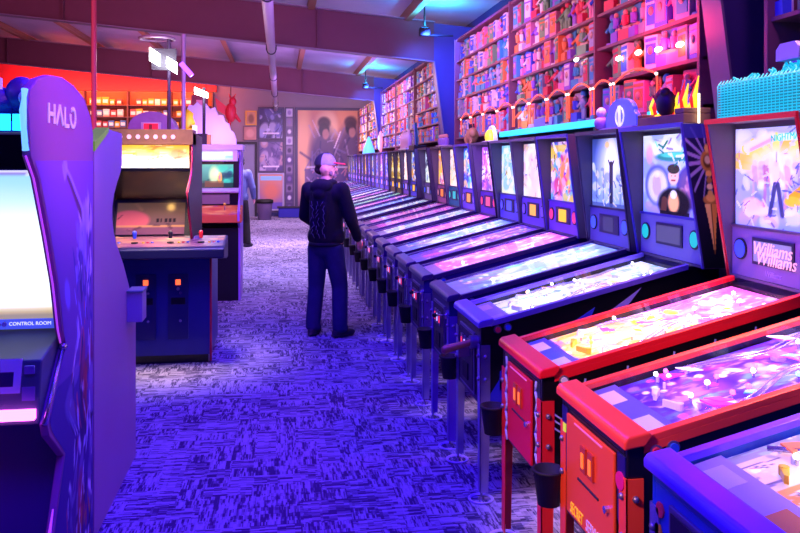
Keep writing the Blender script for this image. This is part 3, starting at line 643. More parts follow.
def pinball(yc, label, body='black', rails=None, lock=None, door=None, leg=None, play='white', trans='cream', tkind=None, bb=None, hi=False, lean=0.0, sp='7A70A8', spk='3A60F0', disp='FFB040', pk=None, seed=1, hw=.355, sh=None):
    t = thing('pinball_machine', (X0, yc, 0), label, 'pinball machine', group='pinball machines in the long row on the right' if False else None)
    BM_ = {'black': BLACK, 'violet': mat('violet_cabinet', '2A1C70', .4), 'navy': mat('navy_cabinet', '161A60', .4), 'blue': BLUEC, 'red': BLACK, 'grey': mat('grey_cabinet', '4A4260', .4), 'maroon': mat('maroon_cabinet', '5A1840', .4), 'green': mat('green_cabinet', '184A40', .4)}[body]
    rails = rails or mat('dark_violet_rail', '5A4A88', .3, .6); lock = lock or rails; door = door or DARK; leg = leg or mat('leg_chrome', 'A8A0D0', .28, .75); bbm = bb or mat('backbox_grey', '565062', .55)
    dp = .046 if hi else .014
    key = (body, hi)
    # cabinet body with raised side walls
    b = MB(); top = lambda x: zr(x) - dp - .012
    b.prism([(0, .48), (1.33, .48), (1.33, 1.165), (1.14, 1.165), (1.14, top(1.14)), (.045, top(.045)), (0, top(.045))], -.262, .262, BM_)
    for s in (-1, 1):
        b.prism([(0, .48), (1.33, .48), (1.33, 1.185), (1.14, 1.185), (.0, zr(0) - .022)], min(s * .262, s * .28), max(s * .262, s * .28), BM_)
    b.prism([(-.001, top(.045)), (.045, top(.045)), (.045, .885), (-.001, .885)], -.262, .262, BM_)
    b.build('cabinet', t, .004)
    rh = .05 if pk in ('red', 'orange', 'blue') else .030
    for s in (-1, 1):
        b = MB(); b.prism([(.05, zr(.05) - .022), (1.15, zr(1.15) - .022), (1.15, zr(1.15)), (.05, zr(.05))], min(s * .252, s * .286), max(s * .252, s * .286), rails)
        b.prism([(.05, zr(.05) - rh), (1.15, zr(1.15) - rh), (1.15, zr(1.15) - .02), (.05, zr(.05) - .02)], min(s * .281, s * .286), max(s * .281, s * .286), rails)
        b.build('side_rail', t, .003)
    MB().prism([(-.018, .890), (-.018, .915), (-.006, .930), (.062, .944), (.072, .930), (.05, .90), (.0, .893)], -.300, .300, lock).build('lockbar', t, .006)
    # playfield
    key = (play, pk, hi, seed % 3)
    L0, L1 = .085, 1.13
    if key not in PCACHE:
        a = playfield_art(seed, play, 80 if hi else 26, 170 if hi else 64, pk)
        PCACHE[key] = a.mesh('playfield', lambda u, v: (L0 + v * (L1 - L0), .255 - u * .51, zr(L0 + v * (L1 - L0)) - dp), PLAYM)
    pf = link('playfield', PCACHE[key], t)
    if hi: playfield_toys(pf, seed, pk, dp)
    gm = bpy.data.meshes.new('playfield_glass'); gm.from_pydata([(.08, -.252, zr(.08) - .003), (1.145, -.252, zr(1.145) - .003), (1.145, .252, zr(1.145) - .003), (.08, .252, zr(.08) - .003)], [], [(0, 1, 2, 3)]); gm.materials.append(GLASS)
    link('playfield_glass', gm, t)
    # front: coin door, plunger, buttons, cup
    if door is ORG2 or door is REDM:
        w_ = .205 if door is ORG2 else .17
        b = MB(); b.prism([(-w_, .50), (w_, .50), (w_, .85), (-w_, .85)], -.012, 0, door, 'x'); d = b.build('coin_door', t, .004)
        b = MB()
        for y in (-.032, .032): b.box((-.020, y - .022, .70), (-.012, y + .022, .785), mat('door_slot_frame_' + door.name, 'B83A20', .4)).box((-.023, y - .010, .715), (-.020, y + .010, .765), mat('amber_slot', 'FF8020', .4, 0, .7))
        b.build('coin_slot', d)
        MB().box((-.016, -.09, .655), (-.012, .09, .662), DARK).build('door_seam', d); MB().cyl((-.012, -w_ + .04, .66), (-.026, -w_ + .04, .66), .012, CHROME, n=12).build('lock', d); MB().box((-.016, -.12, .835), (-.012, .12, .84), mat('pink_trim', 'FF9AB0', .4)).build('door_trim', d)
    else:
        b = MB(); b.prism([(-.165, .51), (.165, .51), (.165, .84), (-.165, .84)], -.010, 0, STEEL, 'x').prism([(-.15, .525), (.15, .525), (.15, .825), (-.15, .825)], -.014, -.010, door, 'x'); d = b.build('coin_door', t, .003)
        b = MB()
        for y in (-.07, 0, .07): b.box((-.022, y - .02, .70), (-.014, y + .02, .79), STEEL).box((-.025, y - .009, .72), (-.022, y + .009, .77), mat('red_slot', 'FF3048', .4, 0, 1.3) if y else mat('white_slot', 'E8D8FF', .4, 0, 1.0))
        b.box((-.020, -.06, .56), (-.014, .06, .65), BLACKM).build('coin_slot', d)
    b = MB(); b.cyl((0, -.225, .80), (-.012, -.225, .80), .028, CHROME, n=14).cyl((-.012, -.225, .80), (-.07, -.225, .80), .006, CHROME, n=8).ball((-.082, -.225, .80), .016, BLACK if not hi else CHROME, 12, 8)
    if pk not in ('black', 'orange', 'red'): b.build('plunger', t)
    if pk == 'black':
        G = mat('pistol_grip_brass', 'B88A68', .35, .7)
        b = MB(); b.cyl((0, -.20, .80), (-.04, -.20, .80), .035, STEEL, n=14).cyl((-.03, -.20, .80), (-.17, -.20, .765), .016, G, .022, 14).ball((-.172, -.20, .764), .022, G).box((-.10, -.206, .725), (-.05, -.194, .775), STEEL).build('launch_handle', t)
    for k, c in enumerate((mat('button_red', 'E83050', .3), mat('button_blue', '3060E0', .3))):
        if pk == 'red' and k: continue
        cc = WHITE if pk == 'red' else c
        for s in (-1, 1):
            MB().cyl((.088 + .055 * k, s * .28, .880 + .010 * k), (.088 + .055 * k, s * .290, .880 + .010 * k), .021, STEEL, n=16).cyl((.088 + .055 * k, s * .290, .880 + .010 * k), (.088 + .055 * k, s * .297, .880 + .010 * k), .014, cc, n=16).build('flipper_button', t)
    o = link('cup_holder', CUP, t, loc=(-.035, .330, .47)); o.scale = (1.15, 1.15, .98)
    for (x, y, a) in ((-.006, .286, -90), (-.006, -.286, 0), (1.336, .286, 180), (1.336, -.286, 90)):
        o = link('leg', leg_mesh(leg), t, loc=(x, y, 0)); o.rotation_euler = (0, 0, R(a))
    # backbox
    bz0, bz1 = 1.185, 1.955; sh = (0 if hi else .030) if sh is None else sh
    b = MB(); b.box((1.205 - sh, -(hw - .018), bz0), (1.34, (hw - .018), bz1 - .01), bbm)
    for s in (-1, 1): b.prism([(1.178 - sh, bz0), (1.055 - lean, bz1), (1.34, bz1), (1.34, bz0)], min(s * (hw - .018), s * hw), max(s * (hw - .018), s * hw), bbm)
    b.prism([(1.055 - lean, bz1 - .018), (1.34, bz1 - .018), (1.34, bz1), (1.055 - lean, bz1)], -(hw - .018), (hw - .018), bbm).box((1.178 - sh, -(hw - .018), bz0), (1.205, (hw - .018), bz0 + .014), bbm)
    bx = b.build('backbox', t, .003)
    ed = rails if pk == 'red' else mat('edge_grey', '6A6480', .4, .2) if seed in (8, 9, 12)  else mat('edge_violet', '4A38B8', .35, .2) if seed in (5, 7, 11) else mat('edge_dark', '38304E', .4, .2)
    b = MB()
    for s in (-1, 1): b.prism([(1.170 - sh, bz0), (1.047 - lean, bz1), (1.057 - lean, bz1), (1.180 - sh, bz0)], min(s * (hw - .012), s * (hw + .003)), max(s * (hw - .012), s * (hw + .003)), ed)
    b.prism([(1.047 - lean, bz1 - .020), (1.060 - lean, bz1 - .020), (1.060 - lean, bz1 + .004), (1.047 - lean, bz1 + .004)], -(hw + .002), (hw + .002), ed).build('edge_trim', bx)
    key = (trans, hi, hw)
    if key not in TCACHE:
        big = trans in ('burst', 'magic', 'statue'); a = translite_art(trans, 110 if big else 44, 100 if big else 50, seed * 7 + 3)
        TCACHE[key] = a.mesh('translite', lambda u, v: (1.198 + 0 * u, hw - .03 - u * 2 * (hw - .03), 1.445 + v * (bz1 - .045 - 1.445)), TRANS)
    link('translite', TCACHE[key], bx, loc=(-sh, 0, 0))
    SPM = mat('speaker_panel_' + sp, sp, .5); b = MB().box((1.185, -(hw - .02), bz0 + .015), (1.20, hw - .02, 1.44), SPM).box((1.178, -(hw - .02), 1.432), (1.20, hw - .02, 1.446), ed if pk != 'red' else STEEL)
    pn = b.build('speaker_panel', bx, .002, loc=(-sh, 0, 0))
    for s in (-1, 1):
        MB().cyl((1.184, s * (hw - .10), 1.33), (1.176, s * (hw - .10), 1.33), .052, DARK, n=20).cyl((1.177, s * (hw - .10), 1.33), (1.174, s * (hw - .10), 1.33), .043, mat('speaker_' + spk, spk, .4, 0, .7), n=20).build('speaker', pn)
    b = MB(); b.box((1.178, -.155, 1.27), (1.185, .155, 1.395), mat('display_bezel', '3A3450', .4))
    DM = mat('display_' + disp, disp, .4, 0, .9); b.box((1.175, -.14 if hi else -.08, 1.285), (1.179, .14 if hi else .08, 1.38), DM); b.build('score_display', pn)
    if trans == 'burst':
        o = link('panel_lettering', text_mesh('Williams', .085, mat('lettering_pink', 'FFC0C8', .4, 0, .8), .001, .3), pn, loc=(1.173, 0, 1.345)); o.rotation_euler = (R(90), 0, R(-90))
        o = link('panel_lettering', text_mesh('Williams', .085, mat('lettering_pink', 'FFC0C8', .4, 0, .8), .001, .3), pn, loc=(1.173, -.03, 1.300)); o.rotation_euler = (R(90), 0, R(-90))
        o = link('panel_lettering', text_mesh('Williams', .035, mat('lettering_silver', 'D8D0F0', .4), .001, .2), pn, loc=(1.183, 0, 1.235)); o.rotation_euler = (R(90), 0, R(-90))
        o = link('title_lettering', text_mesh('NIGHTMARE', .045, mat('lettering_teal', '20B8C0', .4, 0, .9), .001, .1), bx, loc=(1.195, -.09, 1.862)); o.rotation_euler = (R(90), R(-3), R(-90))
        for k in range(3): MB().box((1.17, .02 - .1 * k, 1.40), (1.172, .025 - .1 * k, 1.402), STEEL)
    return t, bx
def playfield_toys(pf, seed, kind, dp):
    r = random.Random(seed * 13 + 5); z = lambda x: zr(x) - dp; mp = dp - .012
    FL = mat('flipper_yellow' if kind in ('red', 'blue') else 'flipper_white', 'F8D830' if kind in ('red', 'blue') else 'F0F0FF', .3)
    for s in (-1, 1):
        x, y = .27, s * .085
        b = MB(); b.prism([(x + .012, y), (x - .006, y + s * .014), (x - .035, y - s * .052), (x - .027, y - s * .060)], z(x), z(x) + .022, FL, 'z'); b.cyl((x, y, z(x)), (x, y, z(x) + .024), .014, FL, n=12); b.build('flipper', pf)
        b = MB(); b.prism([(x + .05, s * .12), (x + .17, s * .19), (x + .06, s * .19)], z(x + .1) + .014, z(x + .1) + .020, mat('sling_' + str(kind), {'red': 'F0F0FF', 'orange': 'F040C0', 'blue': 'F08040'}.get(kind, 'E8F0FF'), .3, 0, .35), 'z')
        for q in ((x + .05, s * .12), (x + .17, s * .19), (x + .06, s * .19)): b.cyl((q[0], q[1], z(q[0])), (q[0], q[1], z(q[0]) + .022), .006, WHITE, n=8)
        b.build('slingshot', pf)
    cols = {'red': ('FFE030', 'FF60D0', 'FFFFFF'), 'orange': ('FF50D0', '60C0FF', 'FFFFFF'), 'blue': ('20C890', 'F8D838', 'F08040')}.get(kind, ('FFFFFF', 'F8C070', '90C0FF'))
    for k, (x, y) in enumerate(((.72, .06), (.80, -.10), (.88, .04))):
        c = mat('bumper_cap_' + cols[k], cols[k], .3, 0, 1.6)
        MB().cyl((x, y, z(x)), (x, y, z(x) + mp * .6), .026, WHITE, n=16).cyl((x, y, z(x) + mp * .6), (x, y, z(x) + mp * .85), .036, c, .03, 16).build('pop_bumper', pf)
    for s, c in ((1, 'B8D0FF'), (-1, 'F8E8FF')):
        RM = mat('wire_ramp', 'D8D0F0', .2, .8)
        for off in (-.014, .014):
            pts = []
            for i in range(15):
                t_ = i / 14; x = .42 + .52 * t_; y = s * (.20 - .10 * math.sin(PI * t_) ** 2) + off; pts.append((x, y, z(x) + mp * (.4 + .45 * math.sin(PI * min(1, t_ * 1.2)))))
            MB().tube(pts, .0035, RM, 6).build('ramp_rail', pf)
    for k in range(16):
        x, y = r.uniform(.3, 1.05), r.uniform(-.23, .23); c = r.choice(cols + ('FFFFFF', 'FFF0C0'))
        b = MB(); b.cyl((x, y, z(x)), (x, y, z(x) + mp * .6), .005, CHROME, n=8).ball((x, y, z(x) + mp * .7), .009, mat('bulb_' + c, c, .3, 0, 5), 8, 6); b.build('lit_post', pf)
    for k in range(7):
        x, y = r.uniform(.35, 1.0), r.uniform(-.2, .2); c = r.choice(cols); a_ = r.uniform(0, PI); l = r.uniform(.03, .06)
        dx, dy = math.cos(a_) * l, math.sin(a_) * l
        MB().prism([(x - dx, y - dy), (x + dy * .5, y - dx * .5), (x + dx, y + dy), (x - dy * .4, y + dx * .6)], z(x) + mp * .55, z(x) + mp * .65, mat('plastic_' + c, c, .25, 0, .5), 'z').build('playfield_plastic', pf)
    for s_, c in ((1, 'F0E8E0'), (-1, {'blue': 'F0A050'}.get(kind, 'D8E0F8'))):
        MB().prism([(.105, z(.105) + .0145), (.165, z(.165) + .0150), (.165, z(.165) + .0165), (.105, z(.105) + .0160)], min(s_ * .08, s_ * .20), max(s_ * .08, s_ * .20), mat('instruction_card_' + c, c, .5)).build('instruction_card', pf)
    if kind == 'blue':
        YP = mat('yellow_target', 'F8E020', .3, 0, .5); b = MB()
        for k in range(4): b.cyl((.60 + .022 * k, -.10, z(.60) + .004), (.60 + .022 * k, -.10, z(.60) + mp * .8), .014, YP, n=12)
        b.build('target_bank', pf)
        MB().prism([(.80, .02), (1.0, .06), (1.0, .16), (.82, .12)], z(.9) + mp * .6, z(.9) + mp * .7, mat('green_plastic', '20B880', .25, 0, .5), 'z').build('playfield_plastic', pf)
        MB().tube([(.30, .20, z(.3) + .02), (.36, .12, z(.36) + .02), (.52, .08, z(.52) + .025), (.70, .14, z(.7) + .02)], .008, CHROME).build('ramp_rail', pf)
    x = .14
    MB().prism([(.09, z(.09)), (.20, z(.20)), (.19, z(.2) + .014), (.09, z(.09) + .014)], -.25, .25, mat('apron_' + str(kind), {'red': '3A50D0', 'orange': '6A6AC0', 'blue': 'C8B8D8'}.get(kind, 'B8C0E0'), .4)).build('apron', pf)

SPEC = [
 dict(yc=1.83, label='blue pinball machine with violet rails, nearest of the row and cut by the frame', body='blue', rails=mat('violet_gloss_rail', '7A4AF0', .35, .15), play='white', pk='blue', hi=True, trans='azure', seed=2, door=BLACK),
 dict(yc=2.55, label='pinball machine with orange front panel, orange rails and violet lit playfield', body='black', rails=mat('orange_rail', 'FF4A30', .35), door=ORG2, leg=ORANGE, play='violet', pk='orange', hi=True, trans='multi', seed=3),
 dict(yc=3.34, label='red railed pinball machine with lightning on its black side and red edged backbox', body='black', rails=mat('red_rail', 'F01828', .35), door=REDM, leg=mat('red_leg', 'E0202C', .35), play='pink', pk='red', hi=True, trans='burst', seed=4, bb=mat('backbox_slate', '6A6474', .5), sp='9890B0', disp='8080A0', spk='3A50F8'),
 dict(yc=4.32, label='black pinball machine with brass grip handle and golden dagger painted on its backbox side', body='black', rails=mat('violet_steel_rail', '8A70E8', .3, .45), play='white', pk='black', hi=True, trans='magic', seed=5, hw=.39, sp='8A8AB8', spk='10D0A0', disp='4A4860'),
 dict(yc=5.10, label='dark blue pinball machine whose backglass shows a dark statue in a white glow', body='navy', play='blue', trans='statue', seed=6, hi=False, sp='6A60A8', spk='4060F0', disp='383850', leg=mat('leg_violet', '8A5CE0', .3, .6)),
 dict(yc=5.98, label='violet edged pinball machine with a many coloured backglass and yellow score display', body='violet', play='pink', trans='multi', seed=7, sp='8058D0', spk='E04070', disp='FFC820'),
 dict(yc=6.72, label='pinball machine with a glowing cream backglass over an orange yellow display', body='grey', play='violet', trans='cream', seed=8, sp='9070D0', spk='7050D0', disp='FFB838'),
 dict(yc=7.45, label='pinball machine with a lime and pale blue backglass and blank blue display', body='violet', play='blue', trans='lime', seed=9, sp='7A68D8', spk='5A58D0', disp='5058C8'),
 dict(yc=8.24, label='pinball machine with a rose and white backglass above red speakers', body='violet', play='pink', trans='rose', seed=10, sp='6A48B8', spk='E04868', disp='D85870'),
 dict(yc=9.12, label='pinball machine with an azure backglass and orange square display', body='navy', play='white', trans='azure', seed=11, sp='8A68E0', spk='8A60D0', disp='FF9848'),
 dict(yc=9.90, label='pinball machine with a tan and white backglass over a teal lower panel', body='grey', play='pink', trans='tan', seed=12, sp='30A0A0', spk='40C0B0', disp='30B8A8'),
 dict(yc=10.67, label='pinball machine with an amber and pink backglass over an orange display', body='violet', play='pink', trans='amber', seed=13, sp='B07898', spk='C08080', disp='FF8838'),
 dict(yc=11.70, label='pinball machine with a pale green backglass and black backbox side', body='black', play='white', trans='pale', seed=14, sp='7A68A0', disp='9080B0'),
 dict(sh=.07, yc=12.75, label='pinball machine with a blue and gold backglass beside the first blue column', body='navy', play='blue', trans='bluegold', seed=15, sp='5A50D0', disp='FFC030'),
 dict(sh=.07, yc=13.55, label='pinball machine with a small cyan corner light and a pale backglass', body='violet', play='pink', trans='cream', seed=16, sp='7A60C8', disp='A080D0'),
 dict(sh=.07, yc=14.35, label='pinball machine with a gilded backglass, nearer of the two golden ones', body='black', play='green', trans='gilded', seed=17, sp='6A5040', disp='F8C040'),
 dict(sh=.07, yc=15.15, label='pinball machine with a gilded backglass, farther of the two golden ones', body='black', play='white', trans='gilded', seed=17, sp='6A5040', disp='F8C040'),
]
names_far = ['sixteenth', 'seventeenth', 'eighteenth', 'nineteenth', 'twentieth', 'twenty first', 'twenty second', 'twenty third', 'twenty fourth', 'twenty fifth', 'twenty sixth', 'twenty seventh', 'twenty eighth']
for k in range(12):
    y = 15.95 + .80 * k
    SPEC.append(dict(yc=y, label='far pinball machine with an indigo backbox, %s beyond the two golden ones' % ['first', 'second', 'third', 'fourth', 'fifth', 'sixth', 'seventh', 'eighth', 'ninth', 'tenth', 'eleventh', 'last'][k],
        body='violet', play=['pink', 'white', 'blue', 'violet'][k % 4], sh=.085, trans=['indigo', 'rose', 'indigo', 'azure', 'indigo', 'amber'][k % 6], seed=[7, 8, 9, 3][k % 4], sp='5A48C8', disp='B080F0'))
BOX = []
for i, s in enumerate(SPEC):
    t, bx = pinball(**s); BOX.append((t, bx))
    yc = s['yc']
    c = {'pink': (1, .55, 1), 'white': (.95, .95, 1), 'violet': (.75, .4, 1), 'blue': (.7, .75, 1), 'green': (.8, 1, .9)}[s['play']]
    if i == 1: c = (.5, .2, 1)
    c2 = (1, .85, .4) if i == 2 else c
    if i < 6:
        point('playfield_lamp', (.35, 0, zr(.35) - .01), .5, c2, .008, t); point('playfield_lamp', (.9, 0, zr(.9) - .01), .5, c, .008, t)

# artwork on the machines' bodies
red_t, red_bx = BOX[2]; bolt = mat('lightning_white', 'A8B0F0', .4, 0)
def strip(b, pts, w_, y, m, th=.002):
    for (x0, z0), (x1, z1) in zip(pts[:-1], pts[1:]):
        d = Vector((x1 - x0, z1 - z0)); n_ = Vector((-d.y, d.x)).normalized() * w_
        b.prism([(x0 - n_.x, z0 - n_.y), (x1 - n_.x * .7, z1 - n_.y * .7), (x1 + n_.x * .7, z1 + n_.y * .7), (x0 + n_.x, z0 + n_.y)], y - th, y, m)
for x in (.18, .36, .56, .74, .92):
    b = MB()
    z = .88 + .25 * (x - .05) - .06; pts = [(x, z + .03)]
    for q in range(4): pts.append((x + .02 * (q + 1) * (1 if q % 2 else -.3) + .012 * q, z + .03 - .035 * (q + 1)))
    strip(b, pts, .004, -.2805, bolt); b.build('lightning_decal', red_t)
for dz in (0, .03, .055): b = MB(); strip(b, [(.02, .66 + dz), (.05, .69 + dz), (.08, .67 + dz), (.115, .70 + dz * .6)], .004, -.2805, bolt); b.build('lightning_decal', red_t)
for s in (-1, 1):
    b = MB(); pts = [(s * .215, .86)]
    for q in range(9): pts.append((s * (.215 + (.012 if q % 2 else -.010)), .86 - .042 * (q + 1)))
    for (y0, z0), (y1, z1) in zip(pts[:-1], pts[1:]): b.tube([(-.002, y0, z0), (-.002, y1, z1)], .006, bolt, 6)
    b.build('front_bolt_decal', red_t)
b = MB(); b.prism([(.12, .62), (.22, .745), (.34, .81), (.46, .845), (.62, .87), (.62, .80), (.40, .70), (.25, .55)], -.283, -.2805, mat('amber_sweep', 'F0902C', .4))
b.build('side_sweep_decal', red_t)
NAVYD = mat('navy_patch', '1A1468', .4)
for s in (-1, 1): b = MB(); b.prism([(s * .215, .86), (s * .27, .86), (s * .27, .66), (s * .245, .60), (s * .215, .66)], -.004, 0, NAVYD, 'x'); b.build('front_corner_decal', BOX[1][0])
b = MB(); b.box((-.008, .228, .77), (-.004, .252, .80), mat('yellow_dot', 'C8E030', .4, 0, .6)); b.build('start_button', BOX[1][0]); b = MB(); b.cyl((-.004, -.243, .78), (-.010, -.243, .78), .028, mat('magenta_spot', 'E8207A', .4), n=16)
b.build('front_spot_decal', BOX[1][0])
o = link('front_lettering', text_mesh('SECRET', .044, mat('lettering_yellow', 'FFD020', .4, 0, .3), .001, .2), BOX[1][0], loc=(-.0135, .105, .530)); o.rotation_euler = (R(90), 0, R(-90)); o.scale = (.8, 1.3, 1)
o = link('front_lettering', text_mesh('SERVICE', .044, mat('lettering_white', 'F0E0F0', .4), .001, .2), BOX[1][0], loc=(-.0135, -.045, .530)); o.rotation_euler = (R(90), 0, R(-90)); o.scale = (.8, 1.3, 1)
b = MB(); b.prism([(.10, .56), (.55, .82), (.62, .98), (.10, .66)], -.283, -.2805, mat('blue_sweep', '3A40C8', .35)); b.prism([(.40, .75), (.88, 1.08), (.70, .86)], -.2845, -.283, mat('lavender_sweep', 'A890D8', .35)); b.prism([(.02, .50), (.10, .62), (.28, .70), (.28, .50)], -.283, -.2805, mat('blue_sweep', '3A40C8', .35))
b.prism([(.30, .72), (.36, .76), (.40, .84), (.44, .78), (.52, .84), (.50, .74), (.42, .70)], -.2855, -.2845, mat('violet_spark', '6A58D8', .35)); b.build('side_stripe_decal', BOX[3][0])
for k, c in enumerate(('E83848', 'F8B820', '48A0F0', 'F0E8E8')):
    b = MB(); b.cyl((-.001, .225 + .012 * (k % 2), .80 - .06 * k), (-.006, .225 + .012 * (k % 2), .80 - .06 * k), .022 - .002 * k, mat('spot_' + c, c, .4), n=7); b.build('front_splash_decal', BOX[0][0])
# dagger painting on the near side of the magic backbox
mt, mb_ = BOX[3]; A_ = Art(60, 130, '0C0818'); A_.grad('0A0818', '1A1250', 1)
for k in range(16):
    t_ = 2 * PI * k / 16 + .1; A_.line(.45 + .10 * math.cos(t_), .74 + .05 * math.sin(t_), .45 + .6 * math.cos(t_), .74 + .26 * math.sin(t_), .014, 'C8B0F0', .75)
A_.put(((A_.v > .90) & (A_.u < .9)) * 1., '3A3AA8', .8)
GD = ['FFC860', 'C88A38', 'FFE8A8']
A_.ell(.45, .74, .16, .075, GD[1], 1, .2); A_.ell(.45, .74, .10, .045, '6A4020', 1, .3); A_.ell(.45, .75, .07, .03, GD[2], .9, .4); A_.ell(.45, .83, .05, .03, GD[0], 1, .3)
for k in range(4): A_.ell(.45, .655 - .045 * k, .075 - .01 * (k % 2), .022, GD[k % 3], 1, .3)
A_.ell(.45, .475, .20, .035, GD[1], 1, .2); A_.ell(.45, .49, .12, .03, GD[0], 1, .3)
q = (.45 - A_.v) * 0
msk = ((A_.v > .08) & (A_.v < .45) & (np.abs(A_.u - .45) < .17 * (A_.v - .08) / .37)) * 1.0; A_.put(msk, 'F0A848', 1); A_.put(msk * (A_.u < .43), 'FFD880', .9); A_.put(msk * (np.abs(A_.u - .45) < .015), '7A4818', .8)
me = A_.mesh('dagger_painting', lambda u, v: (1.178 - .122 * v + u * (1.335 - 1.178 + .122 * v), -.3915 + 0 * u, 1.19 + v * .76), DECAL)
link('dagger_painting', me, mb_)
b = MB().prism([(.02, .2), (.1, .2), (.1, .3)], -.001, 0, BLACK)
# leg coasters on the carpet
RING = mat('coaster_ring', 'C8B8F8', .3)
for i, s in enumerate(SPEC[:9]):
    for sy in (-1, 1):
        y = s['yc'] + sy * .280
        o = MB().lathe([(.064, 0), (.068, .006), (.062, .010), (.055, .006), (.052, .001)], RING, n=32).build('leg_coaster', loc=(X0, y, .001))
        tag(o, 'pale round coaster under a front leg of pinball machine, on the carpet', 'coaster', 'coasters under the pinball legs')
# ---- toppers
t = thing('wire_basket', (X0 + 1.19, 3.34, 1.958), 'cyan lit woven basket standing on the red backbox', 'basket')
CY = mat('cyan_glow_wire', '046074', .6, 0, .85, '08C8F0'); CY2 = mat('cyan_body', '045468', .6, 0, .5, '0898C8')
b = MB(); b.prism([(-.34, 0), (.34, 0), (.35, .16), (.30, .18), (-.24, .18), (-.32, .15)], -.07, .09, CY2, 'x'); b.build('basket_body', t, .02)
b = MB()
for k in range(13): z = .012 + k * .013; b.tube([(-.078, -.345, z), (-.078, .33, z)], .0035, CY, 6)
for k in range(24): y = -.33 + k * .029; b.tube([(-.080, y, 0), (-.080, y, .165), (-.06, y, .19)], .003, CY, 6)
b.build('weave', t)
r = random.Random(4); b = MB()
for k in range(36): y = r.uniform(-.3, .25); b.tube([(r.uniform(-.03, .05), y, .17), (r.uniform(-.05, .07), y + r.uniform(-.05, .05), r.uniform(.20, .235))], .006, CY, 6)
b.build('frayed_strands', t)
o = MB().prism([(-.08, 0), (.08, 0), (.08, .05), (.05, .075), (-.05, .075), (-.08, .05)], -.03, .03, mat('lilac_box', 'B090D8', .5), 'x').build('small_box', loc=(X0 + 1.2, 3.22, 2.20)); tag(o, 'small lilac box resting on top of the cyan basket', 'box')
t = thing('flame_topper', (X0 + 1.19, 4.32, 1.958), 'wooden plinth with dark idol and red yellow flames on the dagger backbox', 'topper')
MB().box((-.08, -.30, 0), (.08, .26, .055), WOOD).box((-.08, -.30, .055), (.08, -.20, .085), WOOD).box((-.08, .20, .055), (.08, .26, .075), WOOD).build('plinth', t, .006)
FR = mat('flame_red', 'F02820', .4, 0, 1.1); FY = mat('flame_yellow', 'FFC020', .4, 0, 1.8)
for k in range(15):
    y = -.27 + k * .037; hgt = .10 + .07 * math.sin(k * 1.9 + 1) + (.05 if k < 7 else 0); m = FY if k % 3 != 1 else FR
    MB().tube([(.02, y, .05), (.01, y + .012, .05 + hgt * .5), (.02, y - .01, .05 + hgt)], [.018, .014, .003], m).build('flame', t)
b = MB(); b.ball((-.01, .03, .13), (.05, .085, .08), mat('idol_dark', '281428', .5)).ball((-.03, .0, .19), (.03, .03, .03), mat('idol_dark', '281428', .5)).ball((-.03, .06, .18), (.025, .03, .035), mat('idol_red', 'A01838', .5)); b.cyl((0, .10, .1), (-.02, .17, .19), .02, mat('idol_red', 'A01838', .5), .008); b.build('idol', t)
MB().cyl((0, -.318, 0), (0, -.318, .16), .006, mat('white_tube', 'FFF0D0', .4, 0, 3)).build('lit_tube', t)
t = thing('plaque_topper', (X0 + 1.19, 4.97, 1.958), 'blue violet lit rounded plaque standing on the statue backbox', 'topper')
BV = mat('plaque_blue', '4A58E8', .35, 0, .45); pts = [(-.24, 0), (.24, 0), (.24, .09)] + [(.20 * math.cos(a), .12 + .09 * math.sin(a)) for a in [PI * i / 12 for i in range(13)]] + [(-.24, .09)]
MB().prism(pts, -.015, .015, BV, 'x').build('plaque', t, .004)
MB().tube([(-.02, .06 * math.cos(a), .09 + .06 * math.sin(a)) for a in [2 * PI * i / 20 for i in range(20)]], .006, mat('plaque_line', 'C8C0FF', .4, 0, 1.2), 6, True).tube([(-.02, 0, .02), (-.02, 0, .16)], .012, mat('plaque_line', 'C8C0FF', .4, 0, 1.2), 6).build('emblem', t)
MB().box((-.05, -.26, 0), (.05, .26, .02), mat('lilac_base', '9A80C8', .5)).build('base', t)
MB().ball((-.02, .30, .06), (.05, .05, .05), mat('lilac_base', '9A80C8', .5)).ball((-.02, .30, .13), (.035, .035, .04), WHITE).build('side_figure', t)
t = thing('dome_topper', (X0 + 1.19, 8.24, 1.958), 'white arched dome with a yellow ball on the rose backbox', 'topper')
MB().ball((0, .05, .06), (.06, .10, .085), mat('yellow_ball', 'F0E030', .4, 0, .5)).build('ball', t)
MB().tube([(.0, .16 * math.cos(a), .01 + .15 * math.sin(a)) for a in [PI * i / 14 for i in range(15)]], .022, WHITE).build('arch', t)
MB().box((-.06, -.2, -.0), (.06, .2, .015), WHITE).build('base', t)
t = thing('beast_topper', (X0 + 1.19, 9.12, 1.958), 'golden brown beast figure with striped back on the azure backbox', 'topper')
GB = mat('beast_gold', 'B08A50', .5, noise=.3, nscale=30)
b = MB(); b.ball((0, 0, .10), (.07, .16, .09), GB).ball((-.03, -.15, .13), (.05, .07, .06), GB).cyl((0, .12, .08), (0, .26, .18), .03, GB, .008).ball((-.02, .12, .06), (.05, .06, .06), GB)
for y in (-.1, .02, .1): b.prism([(y - .02, .15), (y + .02, .15), (y + .03, .24)], -.01, .01, mat('beast_stripe', '3A2028', .5), 'x')
for y in (-.1, .1): b.cyl((-.03, y, .08), (-.04, y, 0), .022, GB, .018)
b.build('beast_body', t)
t = thing('tilted_screen_topper', (X0 + 1.17, 12.70, 1.958), 'black tilted panel topper like an open lid on the blue gold backbox', 'topper')
b = MB(); b.box((-.10, -.20, 0), (.10, .34, .06), BLACK); b.build('base', t, .005)
b = MB(); b.prism([(.10, .06), (.20, .05), (.34, .42), (.22, .44)], -.02, .02, BLACK, 'x').prism([(.13, .08), (.19, .07), (.31, .40), (.24, .41)], -.024, -.02, mat('screen_violet', '4A38A0', .3, 0, .6), 'x'); b.build('screen', t)
